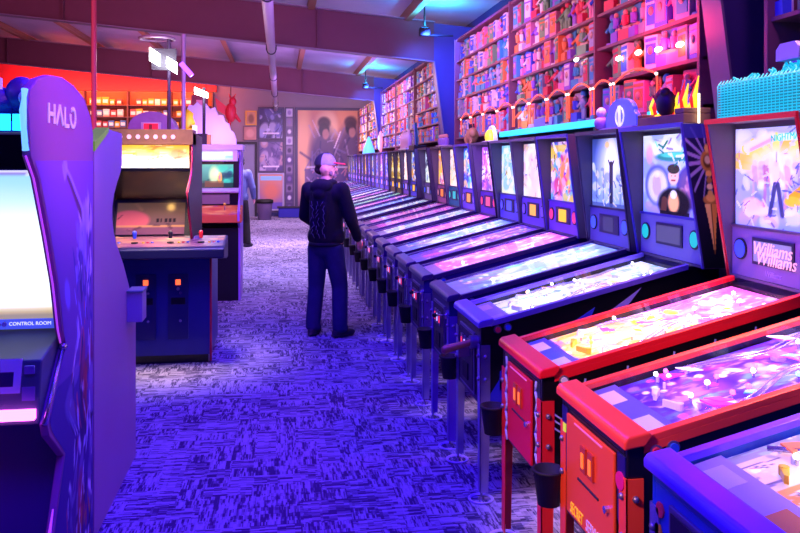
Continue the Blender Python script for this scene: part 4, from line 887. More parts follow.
t = thing('egg_topper', (X0 + 1.17, 17.55, 1.958), 'upright oval lit figure in pink and blue on a far backbox', 'topper')
MB().ball((0, 0, .24), (.05, .09, .24), mat('egg_pink', 'F890A0', .4, 0, .8)).build('shell', t); MB().ball((-.03, 0, .22), (.04, .06, .17), mat('egg_blue', 'A0D8FF', .4, 0, 1.2)).build('core', t)
t = thing('lit_cone_topper', (X0 + 1.17, 19.95, 1.958), 'small pale blue lit cone on a far backbox', 'topper')
MB().lathe([(.16, 0), (.14, .1), (.07, .3), (.02, .42), (.001, .43)], mat('cone_blue', '60B0FF', .4, 0, 1.6)).build('cone', t)
t = thing('gadget_topper', (X0 + 1.17, 10.67, 1.958), 'low pale violet figure group on the amber backbox', 'topper')
b = MB(); b.box((-.06, -.25, 0), (.06, .25, .02), WHITE)
for y in (-.18, -.05, .1, .2): b.ball((0, y, .07), (.04, .045, .06), mat('lilac_base', '9A80C8', .5)).ball((0, y, .14), .03, mat('toy_skin', 'D8A88A', .5))
b.build('figures', t)
t = thing('scenery_topper', (X0 + 1.17, 13.95, 1.958), 'pale pink sculpted topper group on the golden backboxes', 'topper')
b = MB(); b.box((-.07, -.45, 0), (.07, .45, .03), WHITE); r = random.Random(8)
for k in range(9): y = -.4 + k * .1; b.lathe([(.05, 0), (.04, .1), (.05, .16), (.02, .2 + r.uniform(0, .14)), (.001, .3)], mat('pink_sculpt', 'E8B8D0', .5), (0, y, .02), 10)
b.build('sculpture', t)

# ---------------------------------------------------------------- left side cabinets
VIO = mat('violet_panel', '7A58B8', .4)
PINKN = mat('pink_neon', 'FF50E0', .4, 0, 3.5); CYN = mat('cyan_neon', '20B8FF', .4, 0, 3.0)
t = thing('shooter_arcade_cabinet', (-.85, 3.0, 0), 'large shooter arcade cabinet with lettered violet side panel and big bright screen', 'arcade cabinet')
prof = [(-.08, 1.77), (-.11, 1.93), (-.09, 2.0), (0, 2.045), (.15, 2.075), (.32, 2.085), (.50, 2.07), (.68, 2.03), (.81, 1.95), (.85, 1.88), (.85, .0), (.10, .0), (.20, .34), (.35, .58), (.14, .73), (.12, .78), (.38, 1.01), (.32, 1.09), (.25, 1.28), (.14, 1.48), (.01, 1.69)]
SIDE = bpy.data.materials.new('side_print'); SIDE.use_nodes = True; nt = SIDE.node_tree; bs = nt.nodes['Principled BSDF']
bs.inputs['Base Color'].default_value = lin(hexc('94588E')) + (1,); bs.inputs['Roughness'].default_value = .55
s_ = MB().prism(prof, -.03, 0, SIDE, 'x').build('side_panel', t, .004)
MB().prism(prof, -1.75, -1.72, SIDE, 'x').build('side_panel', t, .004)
# art printed on the side: pale figure shapes and dark red lower part
def lerp_prof(v):
    z = v; pz = [(.0, .10), (.34, .20), (.58, .35), (.73, .16), (.78, .13), (1.01, .36), (1.09, .32), (1.28, .25), (1.48, .14), (1.69, .01), (1.75, -.05)]
    return np.interp(z, [p[0] for p in pz], [p[1] for p in pz])
A = Art(70, 170, '4A30C0'); r = random.Random(21); A.grad('44248C', '8858B8', 1)
A.rect(0, 0, 1, .50, '2A1880', .6)
A.blobs(r, 26, ['3A1C78', '8A2A50', '1C1050', '8A70C0', 'A03048'], (.04, .13), (.35, .02, .95, .58), .7, asp=.5)
A.strokes(r, 70, ['D0C8FF', 'E0D8FF', '140C40', 'D05078'], .09, .009, (.30, .05, .95, .60), .85)
A.blobs(r, 30, ['C8C0F0', 'E8E0FF', '8A78E0', '282070'], (.03, .07), (.50, .68, .92, .88), .9, asp=.5)
A.line(.42, .985, .70, .86, .016, '5A3058', .9); A.line(.44, .985, .72, .88, .008, 'B0A8FF', .9); A.line(.40, .97, .46, .99, .02, 'A8A0FF', .9)
A.ell(.78, .86, .08, .035, 'A8A0F8', .8, .5); A.ell(.70, .80, .10, .045, '8A80E8', .8, .5); A.ell(.62, .76, .06, .02, '3A2490', .8)
A.ell(.20, .69, .07, .035, '8A80F0', .8, .5); A.strokes(r, 24, ['9A90F8', '3A2898'], .07, .010, (.40, .60, .9, .76), .8)
A.ell(.40, .42, .10, .06, '6A60B8', .8, .4); A.ell(.68, .50, .06, .05, 'B03050', .6, .5); A.ell(.78, .44, .05, .04, 'C03040', .6, .5)
A.strokes(r, 14, ['C8A040', 'E05050'], .04, .008, (.6, .02, .9, .15), .7); A.ell(.45, .18, .12, .10, '4A3890', .7, .5)
me = A.mesh('side_print', lambda u, v: (.0015 + 0 * u, (lerp_prof(v * 1.75) + .012) * (1 - u) + .838 * u, .005 + v * 1.75), art_mat('printed_vinyl', 0, rough=.7)); link('side_print', me, s_)
# lettering: H, A without a bar, L, O open as a cut ring
LW = mat('pale_lettering', 'D8C8F8', .4, 0, .25); b = MB()
def seg(p, q, w_=.008):
    d = Vector((q[0] - p[0], q[1] - p[1])).normalized() * w_; n_ = Vector((-d.y, d.x))
    b.prism([(p[0] - n_.x, p[1] - n_.y), (q[0] - n_.x, q[1] - n_.y), (q[0] + n_.x, q[1] + n_.y), (p[0] + n_.x, p[1] + n_.y)], 0, .004, LW, 'x')
y0, z0 = .125, 1.895; h = .075
seg((y0, z0), (y0, z0 + h)); seg((y0 + .075, z0), (y0 + .075, z0 + h)); seg((y0, z0 + h * .48), (y0 + .075, z0 + h * .48))
seg((y0 + .105, z0), (y0 + .150, z0 + h)); seg((y0 + .150, z0 + h), (y0 + .195, z0))
seg((y0 + .225, z0), (y0 + .225, z0 + h)); seg((y0 + .225, z0), (y0 + .285, z0))
cx, cz = y0 + .350, z0 + h * .5; P_ = [(cx + .040 * math.cos(a), cz + .0375 * math.sin(a)) for a in [R(-200 + 330 * i / 16) for i in range(17)]]
for p_, q_ in zip(P_[:-1], P_[1:]): seg(p_, q_)
b.build('side_lettering', s_, loc=(.001, 0, 0))
# edge lights
b = MB(); b.tube([(-.015, y - .008, z) for y, z in [(.36, 1.03), (.32, 1.09), (.25, 1.28), (.14, 1.48), (.01, 1.69), (-.08, 1.77)]], .004, mat('edge_glow', 'D850FF', .4, 0, .55), 6)
b.build('edge_light', t)
MB().tube([(-.015, y - .008, z) for y, z in [(-.08, 1.79), (-.11, 1.93), (-.09, 2.0)]], .012, mat('edge_glow_blue', '60A0FF', .4, 0, 1.8), 8).build('edge_light', t)
MB().tube([(-.015, .36, .565), (-.015, .20, .34), (-.015, .10, .02)], .006, mat('edge_glow', 'D850FF', .4, 0, .55), 6).build('edge_light', t)
MB().tube([(-.01, .37, 1.01), (-.01, .11, .78)], .009, CHROME, 8).ball((-.01, .37, 1.01), .018, CHROME, 10, 8).build('grab_rail', t)
# body, screen
BK = mat('deep_violet_plastic', '3A2480', .45)
MB().box((-1.72, .55, 0), (-.03, .84, 2.0), BK).box((-1.72, .50, .98), (-.03, .56, 1.04), BLACK).build('body', t)
SC = Art(80, 50, 'F8F8FF', 1.0); SC.grad('FFFFF0', '90C8F8', 1); SC.ell(.75, .2, .5, .5, 'FFFFF8', .95, .9); SC.ell(.95, .45, .25, .25, 'F8FFFF', .8, .8); SC.ell(.62, .62, .06, .03, 'FFFFFF', 1, .4)
SC.rect(.3, .955, .93, .99, 'E8E0F8', .9); SC.rect(.3, .962, .91, .982, '7A68C0', .9); SC.rect(0, 0, 1, .12, '7A6A58', .85); SC.rect(0, .10, 1, .13, 'C8B080', .7); SC.line(.55, .11, .80, .10, .012, '8A8478', .8); SC.line(.80, .10, .86, .03, .012, '8A8478', .8); SC.ell(.3, .04, .3, .03, 'B8A060', .8, .5)
me = SC.mesh('screen', lambda u, v: (-1.68 + u * 1.63, .44 + .06 * v, 1.075 + v * .64), art_mat('bright_screen', 1.35, rough=.2)); sc_ = link('screen', me, t)
MB().box((-.30, .425, 1.075), (-.04, .432, 1.115), mat('caption_plate', '4A58D8', .4, 0, .8)).build('screen_caption', sc_)
o = link('caption_lettering', text_mesh('CONTROL ROOM', .020, mat('white_text', 'F0F0FF', .4, 0, 1), .001), sc_, loc=(-.15, .424, 1.096)); o.rotation_euler = (R(90), 0, 0)
o = MB().cyl((-.27, .424, 1.096), (-.27, .42, 1.096), .010, WHITE, n=10).cyl((-.248, .424, 1.096), (-.248, .42, 1.096), .010, WHITE, n=10).build('caption_icon', sc_)
MB().box((-1.72, .44, 1.72), (-.03, .55, 1.94), mat('bezel_dark', '141028', .4)).build('bezel', t)
MB().box((-1.72, .10, 1.86), (-.03, .55, 1.90), BK).build('canopy', t)
b = MB()
for k in range(30): x = -1.68 + k * .056; b.box((x, .085, 1.865), (x + .045, .10, 1.925), CYN)
b.build('cyan_light_bar', t)
b = MB(); b.ball((-.12, .22, 2.0), (.06, .07, .075), BK).ball((-.24, .22, 1.97), (.13, .08, .07), BK).ball((-.45, .25, 1.98), (.2, .10, .09), BK).ball((-.68, .28, 2.0), (.2, .1, .10), BK).prism([(-.50, 2.0), (-.48, 2.14), (-.34, 2.13), (-.17, 2.06), (-.17, 2.02), (-.30, 2.02)], .08, .16, mat('lilac_helmet', 'B0A0F8', .4, 0, .5)).ball((-.10, .15, 1.99), (.012, .01, .02), WHITE); b.build('header_sculpture', t)
# deck
MB().prism([(.50, 1.075), (.50, .80), (.12, .78), (.12, .84), (.16, 1.01)], -1.72, -.03, mat('deck_green_grey', '4A5A68', .5), 'x').build('control_deck', t, .006)
MB().prism([(.135, .895), (.165, 1.015), (.155, 1.018), (.125, .897)], -.20, -.10, WHITE, 'x').prism([(.135, .92), (.155, .995), (.150, .996), (.130, .921)], -.175, -.125, mat('reader_dark', '3A1858', .3), 'x').build('card_reader', t)
MB().box((-.09, .118, .87), (-.045, .125, .92), mat('small_sticker', '6A60A8', .5)).build('sticker', t); MB().box((-.085, .13, .965), (-.05, .14, .995), mat('small_sticker', '6A60A8', .5)).build('sticker', t)
MB().box((-1.72, .09, .805), (-.04, .118, .84), mat('pink_bar', 'FF60F0', .4, 0, 6)).build('pink_light_bar', t)
MB().box((-1.72, .45, 0), (-.03, .55, .80), mat('violet_lower', '4A2890', .45)).build('lower_panel', t)
MB().tube([(-.55, .02, .0), (-.46, .0, .35), (-.42, .02, .55), (-.48, .1, .66), (-.62, .14, .68)], .03, mat('violet_seat', '5A38B0', .4), 10).tube([(-.44, -.03, .1), (-.40, -.02, .5), (-.46, .06, .69)], .008, PINKN, 6).build('seat_edge', t)

# grey cabinet seen from its side, facing away
t = thing('grey_arcade_cabinet', (-.85, 3.87, 0), 'plain lilac grey arcade cabinet turned away, behind the lettered side panel', 'arcade cabinet')
LG = mat('lilac_grey_laminate', 'A88AA8', .45, noise=.06, nscale=2)
gp = [(.0, .0), (.0, 1.84), (.30, 1.915), (.66, 1.905), (.66, 1.73), (.60, 1.68), (.53, 1.64), (.45, 1.58), (.41, 1.52), (.41, 1.45), (.45, 1.38), (.53, 1.31), (.70, 1.19), (.85, 1.06), (1.0, .92), (1.08, .84), (1.08, 0)]
MB().prism(gp, -.025, 0, LG, 'x').build('side_panel', t, .003); MB().prism(gp, -.70, -.675, LG, 'x').build('side_panel', t, .003)
gi = [(y * .94 + .02, max(.05, z - .03)) for y, z in gp]
MB().prism(gi, -.675, -.025, DARK, 'x').build('body', t)
MB().prism([(-.004, 1.845), (.30, 1.922), (.30, 1.90), (-.004, 1.80)], -.06, .004, mat('lime_edge', '80D020', .4, 0, .25), 'x').build('lime_edge', t)
b = MB(); b.box((.0, .79, .85), (.085, .93, 1.015), mat('grey_box_shell', '9A98A8', .5)).box((-.0, .78, 1.015), (.09, .94, 1.03), mat('lime_lid', '6AA080', .5)); b.build('side_box', t, .004)

# four player arcade cabinet
t = thing('four_player_arcade_cabinet', (-1.0, 7.15, 0), 'dark blue four player arcade cabinet with glowing yellow marquee and red trim', 'arcade cabinet')
NB = mat('midnight_blue', '141C78', .4, noise=.15, nscale=6); RT = mat('red_t_molding', 'D02040', .4)
up = [(.0, .90), (.55, .90), (.62, 1.99), (-.02, 1.99), (-.04, 1.63), (.22, 1.45), (.10, 1.10)]
U = t; kids0 = set(COL.objects)
upf = [(-.10, .92), (.75, .92), (.75, 1.99), (-.06, 2.0), (-.06, 1.70), (-.12, 1.64), (-.42, 1.50), (-.28, 1.32), (-.02, 1.06)]
MB().prism(upf, .36, .385, BLACK, 'x').build('side_panel', U); MB().prism(upf, -.385, -.36, BLACK, 'x').build('side_panel', U)
for s in (-1, 1): MB().tube([(s * .373, y - .003, z) for y, z in upf[3:] + [(-.10, .95)]], .010, RT, 6).build('edge_molding', U)
MB().box((-.36, .30, .92), (.36, .75, 1.98), BLACK).build('body', U)
MB().box((-.385, -.08, 1.90), (.385, .20, 2.03), WOOD).build('speaker_board', U)
for k in range(7): MB().cyl((-.26 + k * .078, -.079, 1.965), (-.26 + k * .078, -.086, 1.965), .020, mat('speaker_hole', 'F8C0D0', .5, 0, .7), n=14).build('speaker_hole', U)  # glowing dots built as lit bulbs on the board
MQ = Art(60, 24, 'F8A830', 1.0); MQ.grad('FFF8E0', 'F0A020', 1); MQ.ell(.42, .1, .45, .5, 'FFFFFF', 1, 1.2); MQ.strokes(random.Random(3), 26, ['F8C840', 'E87828', 'C85838', 'FFF0A0'], .25, .02, (0, .45, 1, .95), .7); MQ.ell(.85, .6, .12, .2, 'C86848', .6, .5); MQ.line(.04, .6, .30, .62, .04, 'F89030', .7); MQ.rect(.32, .5, .62, .75, 'FFD850', .6)
link('marquee', MQ.mesh('marquee', lambda u, v: (-.35 + u * .70, -.062 + .01 * v, 1.70 + v * .195), art_mat('marquee_glow', 1.7)), U)
MB().box((-.36, -.055, 1.67), (.36, .30, 1.695), BLACK).build('marquee_shelf', U)
MB().prism([(.0, 1.67), (.02, 1.67), (.20, 1.42), (.18, 1.42)], -.36, .36, mat('brown_gloss', '180A0C', .15), 'x').build('hood_panel', U)
SCR = Art(50, 34, '4A3828', .6); SCR.grad('4A3050', '7A6440', 1); SCR.ell(.2, .45, .28, .3, 'B05060', .9, .2); SCR.rect(0, .0, 1, .25, '6A4058', .8); SCR.rect(0, .24, 1, .30, 'B08050', .8)
for k in range(5): SCR.rect(.58 + k * .06, .38, .61 + k * .06, .50, '1A1420', .9)
SCR.strokes(random.Random(4), 6, ['8A6A4A', '3A2838'], .2, .02, a=.6)
link('screen', SCR.mesh('screen', lambda u, v: (-.33 + u * .62, -.004 + .055 + .112 * v, 1.12 + v * .27), art_mat('dim_screen', .45, rough=.15)), U)
MB().prism([(.05, 1.08), (.075, 1.08), (.23, 1.44), (.20, 1.44)], -.36, .36, mat('screen_bezel', '0C0A10', .3), 'x').build('bezel', U)
for o in list(COL.objects):
    if o not in kids0: o.location.x = -.10; o.scale.x = .93
cpm = Art(80, 24, '7A4848', 0); cpm.grad('8A5858', '5A3858', 1, False); cpm.blobs(random.Random(5), 26, ['B87850', '5A3060', 'A0506A', 'C8A060', '38407A'], (.03, .1), a=.8)
MB().prism([(-.42, .96), (-.42, 1.035), (-.38, 1.05), (.08, 1.105), (.10, .91), (-.02, .91)], -.60, .545, mat('control_panel_body', '101040', .4), 'x').build('control_panel', t, .01)
link('control_overlay', cpm.mesh('control_overlay', lambda u, v: (-.58 + u * 1.105, -.37 + .44 * v, 1.053 + v * .052), art_mat('overlay_print', 0, rough=.35)), t)
for x, c in ((-.47, '181420'), (-.20, '3048E0'), (.09, '201828'), (.34, 'E83038')):
    m = mat('stick_' + c, c, .35); y = -.22
    MB().cyl((x, y, 1.065), (x, y, 1.080), .028, BLACKM, n=16).cyl((x, y, 1.110), (x, y, 1.120), .006, CHROME, n=8).cyl((x, y, 1.110), (x, y, 1.155), .014, m, .019, 14).ball((x, y, 1.157), .019, m, 12, 8).build('joystick', t)
    for k in range(3): MB().cyl((x + .07 + .035 * k, y + .01 * k, 1.069), (x + .07 + .035 * k, y + .01 * k, 1.081), .012, mat('btn_' + ('a', 'b', 'c')[k], ('E0C040', 'D04060', '4060E0')[k], .35), n=12).build('button', t)
MB().box((-.42, -.02, .08), (.405, .75, .92), NB).box((-.39, .03, 0), (.38, .72, .08), BLACK).build('lower_body', t)
MB().tube([(.405, -.022, .02), (.405, -.022, .92)], .010, RT, 6).build('edge_molding', t)
for x in (-.14, .13):
    b = MB(); b.box((x - .085, -.032, .22), (x + .085, -.02, .78), mat('coin_door_blue', '10185A', .35)).box((x - .06, -.036, .52), (x + .06, -.032, .58), BLACK); d = b.build('coin_door', t, .003)
    MB().box((x - .02, -.045, .69), (x + .02, -.032, .735), mat('coin_amber', 'FF5A30', .4, 0, 2.2)).cyl((x, -.032, .655), (x, -.044, .655), .014, STEEL, n=12).build('coin_button', d)
    MB().cyl((x + .02, -.032, .62), (x + .02, -.042, .62), .012, CHROME, n=12).cyl((x + .02, -.032, .38), (x + .02, -.042, .38), .012, CHROME, n=12).build('lock', d)
point('marquee_lamp', (-1.0, 7.02, 1.60), 1.2, (1, .55, .12), .03)

# white edged arcade cabinet farther on
t = thing('green_screen_arcade_cabinet', (-.83, 10.3, 0), 'white topped arcade cabinet with green game screen and orange control panel', 'arcade cabinet')
LIL = mat('lilac_side', 'A078D8', .4); WT = mat('white_trim', 'D8D0F0', .4)
cp = [(.0, 0), (.7, 0), (.7, 1.96), (.02, 1.97), (.02, 1.84), (.16, 1.74), (.16, 1.46), (.02, 1.30), (-.25, 1.14), (-.25, 1.02), (.0, .92)]
MB().prism(cp, .31, .335, LIL, 'x').build('side_panel', t); MB().prism(cp, -.335, -.31, LIL, 'x').build('side_panel', t)
MB().box((-.31, .14, .05), (.31, .68, 1.80), BLACK).box((-.31, .0, .0), (.31, .14, .92), mat('black_front', '0A0A18', .4)).build('body', t)
MB().box((-.40, -.04, 1.90), (.37, .65, 1.97), WT).build('top_shelf', t, .01)
MB().box((-.30, -.01, 1.76), (.30, .14, 1.90), WT).build('marquee_box', t)
mq = Art(30, 10, 'A8E0D8', 1.0); mq.rect(.12, .2, .8, .8, 'E0FFF8', .8); mq.strokes(random.Random(2), 14, ['3A8A98', 'FFFFFF'], .2, .03, a=.7)
link('marquee', mq.mesh('marquee', lambda u, v: (-.24 + u * .48, -.013 + 0 * u, 1.78 + v * .10), art_mat('marquee_glow_soft', .9)), t)
sc = Art(40, 40, '187860', 1.0); sc.grad('106048', '58B890', 1); sc.blobs(random.Random(6), 16, ['38C890', '0C4838', '88E8B0', '203848'], (.06, .16), a=.7); sc.ell(.52, .55, .12, .35, 'C8F090', .8, .5); sc.ell(.66, .42, .05, .24, 'F0C040', .95, .4); sc.ell(.66, .45, .025, .14, 'E05080', .9, .4); sc.line(.8, .5, .8, 1, .01, 'B0FFF0'); sc.rect(0, 0, 1, .22, '183028', .8); sc.rect(.3, .05, .75, .3, '704828', .7)
link('screen', sc.mesh('screen', lambda u, v: (-.26 + u * .50, .11 + .02 * v, 1.42 + v * .30), art_mat('green_screen', 1.0, rough=.2)), t)
MB().prism([(.0, 1.36), (.12, 1.40), (.12, 1.42), (-.02, 1.38)], -.31, .31, WT, 'x').build('white_ledge', t)
MB().box((-.25, .0, 1.22), (.20, .10, 1.34), mat('speaker_tan', '7A6A70', .6)).build('speaker_panel', t)
ov = Art(40, 20, 'E88848', .0); ov.blobs(random.Random(9), 24, ['F8C060', 'D85040', 'FFE0A0', 'C86098'], (.05, .14), a=.8)
MB().prism([(-.24, 1.0), (-.24, 1.10), (.0, 1.20), (.14, 1.20), (.14, 1.0)], -.30, .36, mat('orange_panel_body', 'E07038', .45), 'x').build('control_panel', t, .008)
link('control_overlay', ov.mesh('control_overlay', lambda u, v: (-.29 + u * .64, -.238 + .235 * v, 1.104 + .098 * v), art_mat('overlay_print', 0)), t)
for x in (-.15, .15): MB().cyl((x, -.12, 1.15), (x, -.12, 1.22), .006, CHROME, n=8).ball((x, -.12, 1.225), .018, mat('stick_yellow', 'F0D040', .4), 10, 8).build('joystick', t)
point('marquee_lamp', (-.83, 9.98, 1.66), 1.6, (1, .85, .6), .04)  # warm fill added to brighten the orange control panel
t = thing('lamp_box', (-.97, 10.5, 1.97), 'dark box with an orange end standing on the white topped cabinet', 'box')
MB().box((-.09, -.08, 0), (.05, .10, .14), DARK).box((.05, -.06, .0), (.09, .08, .13), mat('orange_end', 'F0A060', .5, 0, .3)).build('box_body', t)
# blue sided cabinet with steering wheel
t = thing('driving_arcade_cabinet', (-.80, 12.9, 0), 'blue driving arcade cabinet with black steering wheel beyond the green screen', 'arcade cabinet')
BB = mat('vivid_blue_side', '2A30F0', .4); dp_ = [(-.55, 0), (.5, 0), (.5, 1.95), (.05, 1.95), (.12, 1.30), (-.45, .95), (-.55, .75)]
MB().prism(dp_, .17, .20, BB, 'x').build('side_panel', t); MB().prism(dp_, -.50, -.47, BB, 'x').build('side_panel', t)
MB().prism([(-.52, .02), (.48, .02), (.48, 1.9), (.10, 1.9), (.16, 1.3), (-.42, .92), (-.52, .74)], -.47, .17, BLACK, 'x').build('body', t)
MB().tube([(.02 + .15 * math.cos(a), -.52 + .05 * math.sin(a), 1.06 + .15 * math.sin(a)) for a in [2 * PI * i / 24 for i in range(24)]], .02, BLACKM, 8, True).cyl((.02, -.45, 1.05), (.02, -.30, 1.0), .03, BLACKM).box((-.12, -.52, 1.04), (.16, -.50, 1.08), BLACKM).ball((.1, -.54, 1.06), .03, RED, 10, 8).build('steering_wheel', t)
MB().prism([(-.02, 1.50), (.10, 1.50), (.10, 1.90), (-.06, 1.90)], -.45, .15, mat('peach_screen', 'F0A0B0', .4, 0, .6), 'x').build('screen', t)

# arched cabinet, cloud board and yellow cabinet behind
t = thing('arched_cabinet', (-1.86, 12.1, 0), 'lilac arched cabinet with a red window rising behind the four player cabinet', 'arcade cabinet')
ar = [(-.33, 0), (.33, 0), (.33, 2.25)] + [(.33 * math.cos(a), 2.25 + .24 * math.sin(a)) for a in [PI * i / 14 for i in range(1, 14)]] + [(-.33, 2.25)]
MB().prism(ar, 0, .5, mat('lilac_arch', 'A070C8', .45, noise=.15, nscale=12)).build('arch_body', t, .01)
MB().box((-.14, -.03, 1.9), (.14, 0, 2.33), mat('arch_frame', 'D8C0E8', .4)).box((-.10, -.04, 1.95), (.10, -.03, 2.31), mat('red_window', 'F01838', .4, 0, .9)).box((-.03, -.05, 1.95), (.02, -.04, 2.30), mat('red_dark', 'A01028', .4)).build('red_window', t)
t = thing('yellow_cabinet', (-1.50, 13.6, 0), 'tall narrow yellow cabinet between the lilac arch and the cloud board', 'arcade cabinet')
MB().box((-.12, 0, 0), (.06, .35, 2.30), mat('yellow_cab', 'F0B828', .45, 0, .12)).lathe([(.10, 0), (.13, .1), (.09, .2), (.10, .26), (.001, .34)], mat('yellow_cab', 'F0B828', .45, 0, .12), (-.03, .17, 2.3)).box((.06, .02, 0), (.12, .30, 2.36), WHITE).build('cabinet_body', t)
t = thing('cloud_board_cabinet', (-1.20, 14.2, 0), 'tall lilac board cabinet with a cloud shaped top beyond the white cabinet', 'arcade cabinet')
out = [(-.42, 0), (.42, 0), (.42, 1.95)]
top_ = [(.42, 2.05), (.38, 2.18), (.33, 2.22), (.30, 2.33), (.24, 2.36), (.21, 2.47), (.13, 2.47), (.08, 2.60), (.0, 2.57), (-.06, 2.66), (-.14, 2.62), (-.20, 2.69), (-.26, 2.62), (-.33, 2.64), (-.37, 2.54), (-.42, 2.5)]
MB().prism([(a_ * 1.075, b_ * 1.04 if b_ else 0) for a_, b_ in out + top_], 0, .10, mat('cloud_lilac', 'C8A0F0', .45, 0, .10)).build('cloud_board', t, .008)
MB().box((-.36, .10, 0), (.36, .6, 1.9), DARK).build('cabinet_body', t)
area('cloud_lamp', (-1.05, 13.4, 2.2), (.4, .4), 12, (.85, .6, 1), aim=(-1.2, 14.2, 2.35))
t = thing('red_mascot', (-1.20, 20.15, 2.72), 'red winged sculpture hung from the beam before the far pictures', 'sculpture')
RS = mat('red_sculpt', 'D02838', .4, 0, .12); b = MB()
b.ball((0, 0, .25), (.16, .14, .24), RS).ball((.05, -.02, .52), (.10, .10, .12), RS).prism([(-.12, .40), (-.42, .62), (-.36, .30), (-.14, .18)], -.03, .03, RS).cyl((.10, 0, .2), (.26, -.04, .02), .06, RS, .03).cyl((-.02, 0, .1), (-.05, 0, -.12), .06, RS, .03).cyl((.06, 0, .60), (.14, 0, .72), .03, RS, .005).cyl((.0, 0, .60), (-.06, 0, .72), .03, RS, .005).cyl((0, 0, .4), (0, 0, .895), .01, BLACK)
b.build('sculpture_body', t).scale = (.9, .9, 1)
t = thing('sign_box', (-1.95, 20.12, 2.97), 'small dark red square sign with a pale emblem near the far pictures', 'sign')
MB().box((-.2, 0, 0), (.2, .06, .42), mat('dark_red_sign', '7A1838', .4)).box((-.08, -.01, .1), (.08, 0, .3), mat('emblem_pink', 'E090B0', .4)).cyl((-.15, .03, .42), (-.15, .03, .72), .008, BLACK).cyl((.15, .03, .42), (.15, .03, .70), .008, BLACK).build('sign_board', t)
# row of low cabinets in front of the counter, mostly hidden
for k, (x, y) in enumerate(((-2.7, 10.0), (-3.7, 10.6), (-4.8, 11.0))):
    t = thing('plain_arcade_cabinet', (x, y, 0), 'dark arcade cabinet in the back left area, %s from the red post' % ['first', 'second', 'third'][k], 'arcade cabinet')
    MB().prism([(0, 0), (.7, 0), (.7, 1.75), (.0, 1.75), (.05, 1.5), (.2, 1.2), (-.2, 1.0), (0, .9)], -.32, .32, mat('dark_violet_cab', '2A1C50', .45), 'x').build('cabinet_body', t)
    MB().box((-.28, -.01, 1.56), (.28, 0, 1.72), mat('soft_marquee', 'C070F0', .4, 0, .8)).build('marquee', t)

